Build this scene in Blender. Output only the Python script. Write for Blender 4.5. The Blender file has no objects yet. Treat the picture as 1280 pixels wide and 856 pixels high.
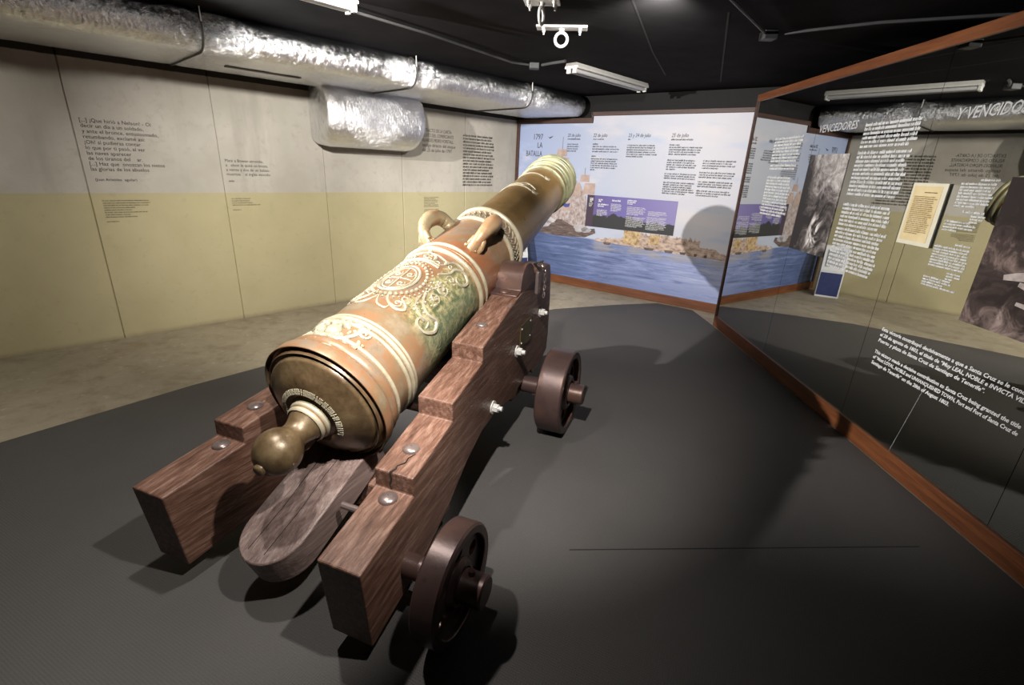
import bpy, bmesh, math, random
from mathutils import Vector, Matrix
rnd = random.Random(7)
scene = bpy.context.scene
COL = scene.collection
PI = math.pi

# ------------------------------------------------------------------ camera
cam = bpy.data.cameras.new('camera')
cam.sensor_fit = 'HORIZONTAL'; cam.sensor_width = 36.0
cam.lens = 598.085 * 36.0 / 1280.0
cam.clip_start = 0.05; cam.clip_end = 60
camo = bpy.data.objects.new('camera', cam); COL.objects.link(camo)
R_ = Vector((0.998942, 0.015760, 0.043193)); U_ = Vector((-0.045979, 0.342397, 0.938430)); F_ = Vector((0.0, 0.939423, -0.342759))
camo.matrix_world = Matrix(((R_.x, U_.x, -F_.x, 0), (R_.y, U_.y, -F_.y, 0), (R_.z, U_.z, -F_.z, 1.6), (0, 0, 0, 1)))
scene.camera = camo

# ------------------------------------------------------------------ world, lights, exposure
w = bpy.data.worlds.new('world'); scene.world = w; w.use_nodes = True
w.node_tree.nodes['Background'].inputs[0].default_value = (0.02, 0.02, 0.022, 1)
w.node_tree.nodes['Background'].inputs[1].default_value = 1.0
scene.view_settings.view_transform = 'Standard'
scene.view_settings.look = 'None'
scene.view_settings.gamma = 1.0
scene.view_settings.use_curve_mapping = False
scene.view_settings.exposure = 0.0
scene.cycles.use_denoising = True
scene.cycles.caustics_reflective = False
scene.cycles.caustics_refractive = False
scene.cycles.sample_clamp_indirect = 4.0
scene.cycles.max_bounces = 8

def spot(name, loc, target, watts, angle, blend=0.4, radius=0.03, color=(1.0, 0.95, 0.88)):
    l = bpy.data.lights.new(name, 'SPOT'); l.energy = watts; l.spot_size = math.radians(angle)
    l.spot_blend = blend; l.shadow_soft_size = radius; l.color = color
    o = bpy.data.objects.new(name, l); COL.objects.link(o)
    d = Vector(target) - Vector(loc)
    o.location = loc; o.rotation_euler = d.to_track_quat('-Z', 'Y').to_euler()
    return o
# spotlights just under the black ceiling; tail, wall and mural ones are unseen fill
spot('spotlight_barrel_side', (-2.62, 2.46, 2.33), (0.6, 4.6, 1.0), 1080, 88, 0.5, 0.025, (1.0, 0.965, 0.925))
spot('spotlight_barrel_rear', (-0.27, 0.73, 2.44), (-0.08, 3.1, 0.0), 520, 64, 0.8, 0.03)
spot('spotlight_breech', (-0.95, 1.62, 2.46), (-1.15, 1.75, 0.0), 120, 105, 0.7, 0.04)
spot('fill_tail', (0.40, 0.85, 2.46), (-1.25, 1.70, 0.15), 240, 46, 0.7, 0.03)  # added lamp that lifts the inner left cheek and the tail
spot('fill_wall_wash', (-0.78, 2.72, 2.48), (-1.75, 5.6, 0.8), 400, 100, 0.85, 0.06)  # added unseen lamp, brightens the concrete wall and the duct front
spot('fill_mural', (0.75, 3.0, 2.48), (0.8, 6.8, 1.1), 260, 104, 0.9, 0.05)  # added fill, lifts the shadowed mural and the duct end
spot('fill_wall_end', (-3.3, 0.9, 2.47), (-4.3, 3.1, 0.9), 150, 90, 0.9, 0.06)  # unseen fill for the near end of the concrete wall

# ------------------------------------------------------------------ mesh helpers
class MB:
    def __init__(self): self.v = []; self.f = []
    def add(self, verts, faces):
        b = len(self.v); self.v += [tuple(x) for x in verts]; self.f += [tuple(i + b for i in q) for q in faces]
    def box(self, x0, x1, y0, y1, z0, z1):
        self.add([(x, y, z) for z in (z0, z1) for y in (y0, y1) for x in (x0, x1)],
                 [(0, 2, 3, 1), (4, 5, 7, 6), (0, 1, 5, 4), (2, 6, 7, 3), (0, 4, 6, 2), (1, 3, 7, 5)])
    def quad(self, a, b, c, d): self.add([a, b, c, d], [(0, 1, 2, 3)])
    def prism(self, bot, top):
        n = len(bot)
        self.add(list(bot) + list(top), [tuple(range(n))[::-1], tuple(range(n, 2 * n))] + [(i, (i + 1) % n, n + (i + 1) % n, n + i) for i in range(n)])
    def lathe(self, prof, n=48, axis='y', origin=(0, 0, 0), close=False):
        # prof: (t along axis, radius)
        vs = []; fs = []
        for t, r in prof:
            for k in range(n):
                a = 2 * PI * k / n
                c, s = r * math.sin(a), r * math.cos(a)
                p = {'y': (c, t, s), 'x': (t, c, s), 'z': (c, s, t)}[axis]
                vs.append((p[0] + origin[0], p[1] + origin[1], p[2] + origin[2]))
        m = len(prof)
        for i in range(m - 1):
            for k in range(n):
                a, b = i * n + k, i * n + (k + 1) % n
                q = (a, b, b + n, a + n)
                fs.append(q)
        if close:
            fs.append(tuple(range(n))); fs.append(tuple(range((m - 1) * n, m * n)))
        self.add(vs, fs)
    def tube(self, pts, rad, n=8, cap=True, closed=False):
        pts = [Vector(p) for p in pts]
        rads = rad if isinstance(rad, (list, tuple)) else [rad] * len(pts)
        m = len(pts); vs = []; fs = []; up = None
        for i, p in enumerate(pts):
            if closed: d = pts[(i + 1) % m] - pts[i - 1]
            else: d = pts[min(i + 1, m - 1)] - pts[max(i - 1, 0)]
            if d.length < 1e-9: d = Vector((0, 0, 1))
            d.normalize()
            if up is None:
                up = Vector((0, 0, 1)) if abs(d.z) < 0.9 else Vector((1, 0, 0))
            up = up - d * up.dot(d)
            if up.length < 1e-6: up = d.orthogonal()
            up.normalize(); sd = d.cross(up)
            for k in range(n):
                a = 2 * PI * k / n
                vs.append(p + (up * math.cos(a) + sd * math.sin(a)) * rads[i])
        for i in range(m if closed else m - 1):
            j = (i + 1) % m
            for k in range(n):
                fs.append((i * n + k, i * n + (k + 1) % n, j * n + (k + 1) % n, j * n + k))
        if cap and not closed:
            fs.append(tuple(range(n))[::-1]); fs.append(tuple(range((m - 1) * n, m * n)))
        self.add(vs, fs)
    def ball(self, c, r, n=12, sx=1, sy=1, sz=1):
        vs = []; fs = []; h = n // 2
        for i in range(h + 1):
            t = PI * i / h
            for k in range(n):
                a = 2 * PI * k / n
                vs.append((c[0] + sx * r * math.sin(t) * math.cos(a), c[1] + sy * r * math.sin(t) * math.sin(a), c[2] + sz * r * math.cos(t)))
        for i in range(h):
            for k in range(n):
                fs.append((i * n + k, (i + 1) * n + k, (i + 1) * n + (k + 1) % n, i * n + (k + 1) % n))
        self.add(vs, fs)
    def torus(self, c, R, r, u, v, n=24, m=8):
        c = Vector(c); u = Vector(u).normalized(); v = Vector(v).normalized()
        self.tube([c + (u * math.cos(2 * PI * k / n) + v * math.sin(2 * PI * k / n)) * R for k in range(n)], r, m, closed=True)
    def mesh(self, name, smooth=35):
        me = bpy.data.meshes.new(name); me.from_pydata(self.v, [], self.f)
        bm = bmesh.new(); bm.from_mesh(me)
        bmesh.ops.remove_doubles(bm, verts=bm.verts, dist=1e-6)
        bmesh.ops.recalc_face_normals(bm, faces=bm.faces)
        bm.to_mesh(me); bm.free()
        if smooth:
            me.shade_smooth(); me.set_sharp_from_angle(angle=math.radians(smooth))
        return me
    def flat(self, name):
        me = bpy.data.meshes.new(name); me.from_pydata(self.v, [], self.f); return me

def obj(name, mb, mat, parent=None, bevel=0, smooth=35, matrix=None, raw=False):
    me = mb if isinstance(mb, bpy.types.Mesh) else (mb.flat(name) if raw else mb.mesh(name, smooth))
    if not me.materials: me.materials.append(mat)
    o = bpy.data.objects.new(name, me); COL.objects.link(o)
    if parent: o.parent = parent
    if matrix is not None: o.matrix_world = matrix
    if bevel:
        b = o.modifiers.new('bevel', 'BEVEL'); b.width = bevel; b.segments = 2; b.limit_method = 'ANGLE'; b.angle_limit = math.radians(40)
    return o
def empty(name, matrix=None):
    o = bpy.data.objects.new(name, None); COL.objects.link(o); o.empty_display_size = 0.1
    if matrix is not None: o.matrix_world = matrix
    return o
def tag(o, label=None, cat=None, group=None, kind=None):
    if label: o['label'] = label
    if cat: o['category'] = cat
    if group: o['group'] = group
    if kind: o['kind'] = kind
    return o

# ------------------------------------------------------------------ material helpers
class NT:
    def __init__(self, name):
        self.m = bpy.data.materials.new(name); self.m.use_nodes = True
        self.t = self.m.node_tree; self.t.nodes.clear()
        self.out = self.t.nodes.new('ShaderNodeOutputMaterial')
        self.b = self.t.nodes.new('ShaderNodeBsdfPrincipled')
        self.t.links.new(self.b.outputs[0], self.out.inputs[0])
        self.tc = self.t.nodes.new('ShaderNodeTexCoord')
        self.co = self.tc.outputs['Object']
    def n(self, typ, **kw):
        x = self.t.nodes.new(typ)
        for k, v in kw.items(): setattr(x, k, v)
        return x
    def L(self, a, b): self.t.links.new(a, b)
    def set(self, sock, val):
        if hasattr(val, 'is_linked') or isinstance(val, bpy.types.NodeSocket): self.L(val, sock)
        else: sock.default_value = val
    def mapping(self, scale=(1, 1, 1), loc=(0, 0, 0), rot=(0, 0, 0), src=None):
        m = self.n('ShaderNodeMapping'); self.L(src or self.co, m.inputs[0])
        m.inputs['Scale'].default_value = scale; m.inputs['Location'].default_value = loc; m.inputs['Rotation'].default_value = rot
        return m.outputs[0]
    def noise(self, scale, detail=4, rough=0.55, src=None, dist=0):
        x = self.n('ShaderNodeTexNoise'); self.L(src or self.co, x.inputs['Vector'])
        x.inputs['Scale'].default_value = scale; x.inputs['Detail'].default_value = detail
        x.inputs['Roughness'].default_value = rough; x.inputs['Distortion'].default_value = dist
        return x.outputs['Fac']
    def voronoi(self, scale, src=None, feature='F1'):
        x = self.n('ShaderNodeTexVoronoi', feature=feature); self.L(src or self.co, x.inputs['Vector'])
        x.inputs['Scale'].default_value = scale
        return x.outputs['Distance']
    def wave(self, scale, src=None, dist=0, detail=2, dirn='X', dscale=1):
        x = self.n('ShaderNodeTexWave', bands_direction=dirn); self.L(src or self.co, x.inputs['Vector'])
        x.inputs['Scale'].default_value = scale; x.inputs['Distortion'].default_value = dist; x.inputs['Detail'].default_value = detail
        x.inputs['Detail Scale'].default_value = dscale
        return x.outputs['Fac']
    def ramp(self, fac, stops, interp='LINEAR'):
        r = self.n('ShaderNodeValToRGB'); self.L(fac, r.inputs[0]); cr = r.color_ramp; cr.interpolation = interp
        while len(cr.elements) < len(stops): cr.elements.new(0.5)
        for e, (p, c) in zip(cr.elements, stops):
            e.position = p; e.color = (c[0], c[1], c[2], 1) if not isinstance(c, (int, float)) else (c, c, c, 1)
        return r.outputs[0]
    def mix(self, fac, a, b, mode='MIX'):
        x = self.n('ShaderNodeMix', data_type='RGBA', blend_type=mode)
        self.set(x.inputs[0], fac)
        for s, v in ((x.inputs[6], a), (x.inputs[7], b)):
            if isinstance(v, (tuple, list)): s.default_value = (v[0], v[1], v[2], 1)
            else: self.L(v, s)
        return x.outputs[2]
    def math(self, op, a, b=0.0, clamp=False):
        x = self.n('ShaderNodeMath', operation=op, use_clamp=clamp)
        self.set(x.inputs[0], a); self.set(x.inputs[1], b)
        return x.outputs[0]
    def xyz(self, src=None):
        s = self.n('ShaderNodeSeparateXYZ'); self.L(src or self.co, s.inputs[0]); return s.outputs
    def step(self, val, lo, hi):
        x = self.n('ShaderNodeMapRange', interpolation_type='SMOOTHSTEP'); self.L(val, x.inputs[0])
        x.inputs[1].default_value = lo; x.inputs[2].default_value = hi
        return x.outputs[0]
    def bump(self, h, strength=0.3, dist=0.01):
        b = self.n('ShaderNodeBump'); b.inputs['Strength'].default_value = strength; b.inputs['Distance'].default_value = dist
        self.L(h, b.inputs['Height']); self.L(b.outputs[0], self.b.inputs['Normal'])
    def done(self, color=None, rough=0.5, metal=0.0, spec=0.5):
        if color is not None:
            if isinstance(color, (tuple, list)): self.b.inputs['Base Color'].default_value = (color[0], color[1], color[2], 1)
            else: self.L(color, self.b.inputs['Base Color'])
        self.set(self.b.inputs['Roughness'], rough); self.set(self.b.inputs['Metallic'], metal)
        self.b.inputs['Specular IOR Level'].default_value = spec
        return self.m

def plain(name, color, rough=0.6, metal=0.0, spec=0.4, var=0.12, scale=18):
    t = NT(name); f = t.noise(scale, 3)
    c2 = tuple(min(1, c * (1 + var)) for c in color); c1 = tuple(c * (1 - var) for c in color)
    return t.done(t.ramp(f, [(0.3, c1), (0.7, c2)]), rough, metal, spec)

# concrete wall: raw grey above, olive paint below 1.257 m, duct gap shade painted black above 2.25 m
def mat_wall_left():
    t = NT('concrete_wall'); g = t.n('ShaderNodeNewGeometry'); z = t.xyz(g.outputs['Position'])[2]
    big = t.noise(1.3, 4, 0.6, src=g.outputs['Position']); fine = t.noise(14, 5, 0.65, src=g.outputs['Position'])
    st = t.noise(2.0, 4, 0.6, src=t.mapping((2.0, 2.0, 0.35), src=g.outputs['Position']))
    up = t.ramp(big, [(0.3, (0.43, 0.40, 0.34)), (0.55, (0.53, 0.50, 0.44)), (0.75, (0.60, 0.56, 0.50))])
    up = t.mix(t.step(fine, 0.5, 0.75), up, (0.47, 0.43, 0.37))
    up = t.mix(t.math('MULTIPLY', t.step(st, 0.52, 0.72), 0.5), up, (0.36, 0.33, 0.28))
    lo = t.ramp(big, [(0.3, (0.45, 0.40, 0.235)), (0.7, (0.53, 0.475, 0.29))])
    lo = t.mix(t.math('MULTIPLY', t.step(fine, 0.55, 0.8), 0.4), lo, (0.34, 0.30, 0.18))
    c = t.mix(t.step(t.math('ADD', z, t.math('MULTIPLY', fine, 0.004)), 1.252, 1.262), lo, up)
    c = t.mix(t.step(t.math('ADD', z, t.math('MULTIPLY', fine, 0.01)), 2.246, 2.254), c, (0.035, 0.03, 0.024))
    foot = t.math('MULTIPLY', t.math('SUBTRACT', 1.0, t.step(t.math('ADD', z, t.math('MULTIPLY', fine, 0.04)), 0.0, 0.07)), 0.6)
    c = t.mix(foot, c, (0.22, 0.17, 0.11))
    t.bump(fine, 0.12, 0.01)
    return t.done(c, 0.75, 0, 0.3)
M = {}
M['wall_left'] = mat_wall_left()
def mat_concrete_floor():
    t = NT('concrete_floor'); a = t.noise(0.9, 5, 0.65); b = t.noise(5, 6, 0.7, src=t.mapping((1, 1, 1)))
    c = t.ramp(a, [(0.3, (0.26, 0.22, 0.155)), (0.7, (0.37, 0.325, 0.24))])
    c = t.mix(t.step(b, 0.45, 0.68), c, (0.235, 0.19, 0.13))
    c = t.mix(t.math('MULTIPLY', t.step(t.noise(11, 6, 0.7), 0.56, 0.7), 0.6), c, (0.46, 0.42, 0.33))
    t.bump(b, 0.15, 0.01)
    return t.done(c, 0.5, 0, 0.45)
M['floor'] = mat_concrete_floor()
def mat_carpet():
    t = NT('ribbed_carpet')
    wx = t.wave(34, src=t.mapping((1, 1, 1), rot=(0, 0, 0.45))); wy = t.wave(34, src=t.mapping((1, 1, 1), rot=(0, 0, 0.45)), dirn='Y')
    h = t.math('MULTIPLY', wx, wy); n = t.noise(220, 2)
    c = t.ramp(t.noise(1.6, 3), [(0.3, (0.045, 0.042, 0.041)), (0.7, (0.06, 0.056, 0.054))])
    c = t.mix(t.math('MULTIPLY', t.math('ADD', t.math('MULTIPLY', h, 0.5), t.math('MULTIPLY', n, 1.2)), 0.38), c, (0.11, 0.103, 0.10))
    t.bump(t.math('ADD', t.math('MULTIPLY', h, 0.5), n), 0.4, 0.004)
    return t.done(c, 0.62, 0, 0.35)
M['carpet'] = mat_carpet()
M['seam'] = plain('carpet_seam', (0.012, 0.012, 0.012), 0.8)
M['ceiling'] = plain('black_ceiling_paint', (0.022, 0.021, 0.023), 0.9, 0, 0.03, 0.2, 3)
M['ceiling_joint'] = plain('ceiling_joint', (0.008, 0.008, 0.008), 0.8)
M['black'] = plain('black_wall_paint', (0.008, 0.008, 0.008), 0.7, 0, 0.25)
def mat_wood(name, dark, mid, light, rough=0.42, axis='Y', scale=1.0, spec=0.45):
    t = NT(name)
    s = {'Y': (14, 0.9, 14), 'X': (0.9, 14, 14), 'Z': (14, 14, 0.9)}[axis]
    m = t.mapping(tuple(q * scale for q in s))
    g = t.noise(2.2, 6, 0.7, src=m, dist=0.25); f = t.noise(9, 4, 0.7, src=m); b = t.noise(1.8, 3)
    c = t.ramp(g, [(0.28, dark), (0.5, mid), (0.74, light)])
    c = t.mix(t.math('MULTIPLY', t.step(f, 0.5, 0.72), 0.45), c, dark)
    c = t.mix(t.math('MULTIPLY', t.step(b, 0.55, 0.8), 0.35), c, light)
    t.bump(t.math('ADD', g, t.math('MULTIPLY', f, 0.6)), 0.35, 0.006)
    return t.done(c, rough, 0, spec)
M['oak'] = mat_wood('dark_stained_timber', (0.042, 0.019, 0.013), (0.13, 0.064, 0.043), (0.28, 0.175, 0.135), 0.45, 'Y', 1.6)
M['oak_grey'] = mat_wood('worn_grey_timber', (0.07, 0.045, 0.04), (0.16, 0.11, 0.098), (0.30, 0.225, 0.205), 0.45, 'Y', 1.6)
M['trim'] = mat_wood('varnished_trim', (0.075, 0.024, 0.009), (0.135, 0.043, 0.015), (0.21, 0.075, 0.026), 0.4, 'X')
M['trim_dark'] = mat_wood('dark_trim', (0.035, 0.015, 0.012), (0.055, 0.025, 0.018), (0.08, 0.04, 0.03), 0.5, 'X')
def mat_iron(name, c1, c2, rough=0.36, metal=0.35):
    t = NT(name); n = t.noise(22, 5, 0.65); n2 = t.noise(5, 3)
    c = t.mix(t.step(n2, 0.4, 0.7), c1, c2); c = t.mix(t.math('MULTIPLY', t.step(n, 0.55, 0.75), 0.5), c, (0.02, 0.012, 0.01))
    t.bump(n, 0.2, 0.004)
    return t.done(c, rough, metal, 0.5)
M['iron'] = mat_iron('painted_iron', (0.075, 0.045, 0.042), (0.11, 0.06, 0.045))
M['iron_light'] = mat_iron('polished_iron_bolt', (0.22, 0.17, 0.16), (0.30, 0.23, 0.21), 0.3, 0.6)
M['zinc'] = mat_iron('bright_zinc', (0.62, 0.60, 0.58), (0.75, 0.73, 0.70), 0.4, 0.25)
M['brass'] = mat_iron('dull_brass_plate', (0.12, 0.095, 0.04), (0.18, 0.14, 0.06), 0.4, 0.6)
M['crack'] = plain('timber_crack', (0.012, 0.007, 0.005), 0.9)
# bronze with patina: s (along the bore) is local Y
def mat_bronze():
    t = NT('patinated_bronze'); X, Y, Z = t.xyz()
    a = t.noise(4.2, 6, 0.62); b = t.noise(9, 6, 0.68); c3 = t.noise(26, 4, 0.7)
    c = t.ramp(a, [(0.30, (0.135, 0.09, 0.05)), (0.42, (0.22, 0.165, 0.115)), (0.50, (0.25, 0.13, 0.066)), (0.58, (0.20, 0.14, 0.08)), (0.66, (0.245, 0.19, 0.135)), (0.74, (0.265, 0.145, 0.075))])
    c = t.mix(t.math('MULTIPLY', t.step(b, 0.52, 0.7), 0.55), c, (0.235, 0.20, 0.135))
    # orange zone round the second reinforce
    oz = t.math('MULTIPLY', t.step(t.math('ABSOLUTE', t.math('SUBTRACT', Y, 1.05)), 0.42, 0.05), t.step(t.noise(4.5, 4), 0.38, 0.56))
    c = t.mix(t.math('MULTIPLY', oz, 0.7), c, (0.30, 0.095, 0.036))
    # green encrusted patch low on the right flank of the first reinforce
    gy = t.step(t.math('ABSOLUTE', t.math('SUBTRACT', Y, 0.70)), 0.34, 0.2)
    gx = t.step(t.math('ADD', X, t.math('MULTIPLY', t.math('SUBTRACT', b, 0.5), 0.22)), 0.115, 0.165)
    gm = t.math('MULTIPLY', gy, gx)
    gc = t.ramp(c3, [(0.38, (0.10, 0.12, 0.06)), (0.48, (0.23, 0.215, 0.10)), (0.56, (0.38, 0.33, 0.17)), (0.64, (0.46, 0.41, 0.25))])
    c = t.mix(gm, c, gc)
    gl = t.math('MULTIPLY', gm, t.step(X, 0.2, 0.25))
    c = t.mix(t.math('MULTIPLY', gl, 0.55), c, (0.10, 0.17, 0.11))
    # chase: brown olive
    ch = t.step(Y, 1.64, 1.7)
    cc = t.ramp(a, [(0.3, (0.125, 0.085, 0.035)), (0.5, (0.19, 0.115, 0.045)), (0.7, (0.215, 0.15, 0.07))])
    c = t.mix(ch, c, cc)
    br = t.step(Y, 0.005, -0.005)
    cb = t.ramp(b, [(0.3, (0.055, 0.033, 0.017)), (0.5, (0.115, 0.075, 0.038)), (0.7, (0.19, 0.135, 0.07))])
    c = t.mix(br, c, cb)
    t.bump(t.math('ADD', t.math('MULTIPLY', c3, t.math('ADD', t.math('MULTIPLY', gm, 3.5), 0.25)), t.math('MULTIPLY', b, 0.4)), 0.35, 0.008)
    return t.done(c, t.ramp(b, [(0.3, 0.26), (0.7, 0.42)]), 0.25, 0.6)
M['bronze'] = mat_bronze()
def mat_ring():
    t = NT('pale_corroded_bronze'); Y = t.xyz()[1]; n = t.noise(9, 5); f = t.noise(40, 3); g_ = t.n('ShaderNodeNewGeometry')
    pt = t.step(t.math('ADD', g_.outputs['Pointiness'], t.math('MULTIPLY', t.math('SUBTRACT', n, 0.5), 0.05)), 0.46, 0.55)
    c = t.mix(pt, t.ramp(n, [(0.35, (0.20, 0.13, 0.07)), (0.6, (0.36, 0.22, 0.12))]), t.ramp(n, [(0.3, (0.26, 0.235, 0.16)), (0.5, (0.36, 0.325, 0.235)), (0.7, (0.44, 0.39, 0.295))]))
    g = t.mix(pt, t.ramp(n, [(0.35, (0.05, 0.045, 0.02)), (0.6, (0.10, 0.085, 0.04))]), t.ramp(n, [(0.3, (0.16, 0.165, 0.095)), (0.5, (0.27, 0.27, 0.165)), (0.7, (0.36, 0.35, 0.22))]))
    c = t.mix(t.step(Y, 1.75, 2.3), c, g)
    t.bump(f, 0.35, 0.004)
    return t.done(c, 0.42, 0.15, 0.55)
def mat_relief():
    t = NT('worn_bronze_relief'); n = t.noise(11, 5); f = t.noise(45, 4, 0.7); g_ = t.n('ShaderNodeNewGeometry')
    pt = t.step(t.math('ADD', g_.outputs['Pointiness'], t.math('MULTIPLY', t.math('SUBTRACT', f, 0.5), 0.12)), 0.47, 0.60)
    c = t.mix(pt, t.ramp(n, [(0.3, (0.16, 0.085, 0.04)), (0.5, (0.25, 0.17, 0.09)), (0.7, (0.17, 0.165, 0.095))]), t.ramp(n, [(0.35, (0.27, 0.235, 0.165)), (0.65, (0.38, 0.345, 0.26))]))
    t.bump(f, 0.5, 0.006)
    return t.done(c, 0.45, 0.12, 0.55)
M['ring'] = mat_ring()
M['relief'] = mat_relief()
M['dolphin'] = mat_iron('mottled_bronze_handle', (0.34, 0.27, 0.16), (0.36, 0.17, 0.08), 0.4, 0.2)
def mat_foil():
    t = NT('aluminium_foil')
    n1 = t.noise(16, 6, 0.7, src=t.mapping((1.45, 0.9, 0.9), rot=(0.15, 0.3, 0.25)), dist=1.8); v = t.voronoi(32, src=t.mapping((1.4, 0.85, 0.85), rot=(0.1, 0.4, 0.2)))
    n2 = t.noise(90, 3)
    X = t.xyz()[0]
    j = t.math('ABSOLUTE', t.math('SUBTRACT', t.math('FRACT', t.math('DIVIDE', X, 1.7)), 0.5))
    k = t.math('ADD', t.math('MULTIPLY', t.step(j, 0.22, 0.0), 1.3), 0.45)
    h = t.math('ADD', t.math('ADD', t.math('MULTIPLY', n1, 1.3), t.math('MULTIPLY', v, 0.5)), t.math('MULTIPLY', n2, 0.12))
    t.bump(t.math('MULTIPLY', h, k), 1.0, 0.018)
    return t.done((0.88, 0.89, 0.91), 0.25, 1.0)
M['foil'] = mat_foil()
M['tape'] = plain('duct_strap', (0.05, 0.045, 0.04), 0.5, 0.3)
def mat_mirror():
    t = NT('dark_mirror_glass'); n = t.noise(0.7, 2)
    c = t.ramp(n, [(0.3, (0.51, 0.515, 0.49)), (0.7, (0.54, 0.545, 0.52))])
    return t.done(c, 0.012, 1.0)
M['mirror'] = mat_mirror()
M['ink'] = plain('black_vinyl_lettering', (0.035, 0.033, 0.032), 0.6)
M['ink_faded'] = plain('faded_vinyl_lettering', (0.13, 0.11, 0.07), 0.7)
M['white_vinyl'] = plain('white_vinyl_lettering', (0.82, 0.83, 0.84), 0.5, var=0.03)
M['grey_vinyl'] = plain('grey_vinyl_lettering', (0.50, 0.50, 0.51), 0.5, var=0.03)
M['white_paint'] = plain('white_enamel', (0.62, 0.61, 0.58), 0.45, var=0.05)
M['tube_off'] = plain('unlit_lamp_cover', (0.55, 0.55, 0.56), 0.3, var=0.04)
M['conduit'] = plain('grey_black_conduit', (0.05, 0.05, 0.052), 0.5)

# ------------------------------------------------------------------ frames (x reads rightwards along the face, y goes into the wall, z up)
def frame(o, x, y):
    x = Vector((x[0], x[1], 0)).normalized(); y = Vector((y[0], y[1], 0)).normalized()
    return Matrix(((x.x, y.x, 0, o[0]), (x.y, y.y, 0, o[1]), (0, 0, 1, 0), (0, 0, 0, 1)))
LPx, LPy = -0.0601, 7.6580
FL = frame((LPx, LPy), (0.6900, 0.7238), (-0.7238, 0.6900))
FP = frame((LPx, LPy), (0.8145, -0.5802), (0.5802, 0.8145))
nG = Vector((0.99991, -0.01373, 0)); dG = 2.24184
FG = frame((nG.x * dG, nG.y * dG), (-0.01373, -0.99991), (0.99991, -0.01373))
def WL(k, e, z): return FL @ Vector((-k, -e, z))       # k metres from the far corner, e metres out from the left wall
CEIL = 2.53

# ------------------------------------------------------------------ room shell
LB = WL(11.5, 0, 0)
floor_poly = [WL(-0.6, -0.3, 0).to_tuple()[:2], (3.6, 5.4), (3.6, -3.2), (LB.x - 0.3, -3.2), (LB.x - 0.3, LB.y)]
mb = MB(); mb.prism([(x, y, -0.15) for x, y in floor_poly], [(x, y, -0.004) for x, y in floor_poly])
tag(obj('floor', mb, M['floor'], smooth=0), 'beige polished concrete floor strip along the concrete wall', 'floor', kind='structure')
mb = MB(); mb.prism([(x, y, CEIL) for x, y in floor_poly], [(x, y, CEIL + 0.12) for x, y in floor_poly])
ceiling = tag(obj('ceiling', mb, M['ceiling'], smooth=0), 'flat black painted ceiling with panel joints', 'ceiling', kind='structure')
def strip(name, a, b, wdt, z0, z1, mat, parent=None):
    a = Vector((a[0], a[1], 0)); b = Vector((b[0], b[1], 0)); d = (b - a).normalized(); s = Vector((-d.y, d.x, 0)) * wdt / 2
    q = [a + s, b + s, b - s, a - s]
    m_ = MB(); m_.prism([(p.x, p.y, z0) for p in q], [(p.x, p.y, z1) for p in q]); return obj(name, m_, mat, parent, smooth=0)
for a, b in (((0.574, 3.185), (1.026, 4.459)), ((1.026, 4.459), (1.4, 5.4)), ((1.205, 3.389), (2.038, 5.63)), ((0.2, 1.9), (0.574, 3.185))):
    strip('ceiling_joint', a, b, 0.012, CEIL - 0.0008, CEIL + 0.01, M['ceiling_joint'], ceiling)

wl = tag(empty('wall_left', FL), 'long concrete wall, raw grey above and olive painted below', 'wall', kind='structure')
edges = [-0.1, 1.0, 2.0, 2.99, 4.0, 5.0, 6.0, 7.0, 8.0, 9.0, 10.0, 11.5]
for i in range(len(edges) - 1):
    a, b = edges[i], edges[i + 1]
    mb = MB(); mb.box(-b + 0.004, -a - 0.004, 0.0, 0.2, -0.1, CEIL)
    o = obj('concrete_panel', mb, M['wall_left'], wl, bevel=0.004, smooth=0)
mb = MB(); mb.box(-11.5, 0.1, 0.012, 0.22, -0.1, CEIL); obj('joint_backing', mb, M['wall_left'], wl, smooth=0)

# black structural walls out of the light
mb = MB(); mb.box(-1.0, 4.6, 0.06, 0.2, -0.1, CEIL)
tag(obj('wall_far', mb, M['black'], matrix=FP, smooth=0), 'black painted wall behind the naval battle mural', 'wall', kind='structure')
mb = MB(); mb.box(3.4, 3.6, -3.2, 5.6, -0.1, CEIL)
tag(obj('wall_right', mb, M['black'], smooth=0), 'black painted wall behind the dark mirror partition', 'wall', kind='structure')
mb = MB(); mb.box(LB.x - 0.3, 3.6, -3.4, -3.2, -0.1, CEIL)
tag(obj('wall_rear', mb, M['black'], smooth=0), 'black painted wall behind the viewer', 'wall', kind='structure')
mb = MB(); mb.box(LB.x - 0.5, LB.x - 0.3, -3.2, LB.y + 0.3, -0.1, CEIL)
tag(obj('wall_side', mb, M['black'], smooth=0), 'black painted wall closing the far end of the concrete wall', 'wall', kind='structure')

# carpet
edge = [(-8.2, -5.2 + 0.0), (-5.2, -0.85), (-2.897, 2.327), (-2.332, 3.155), (-2.0, 3.56), (-1.35, 4.16), (-0.635, 4.716), (0.01, 5.254), (0.5, 5.65), (1.3, 5.98), (1.90, 6.165), (2.27, 5.90), (2.292, 5.33), (2.20, -1.5), (2.20, -3.18), (-6.85, -3.18)]
edge = edge[1:]
mb = MB(); mb.prism([(x, y, -0.006) for x, y in edge], [(x, y, 0.0) for x, y in edge])
carpet = tag(obj('carpet', mb, M['carpet'], smooth=0), 'dark charcoal ribbed carpet covering the floor under the cannon', 'carpet')
strip('carpet_seam', (0.30, 1.705), (1.97, 1.828), 0.006, -0.001, 0.0006, M['seam'], carpet)

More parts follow.
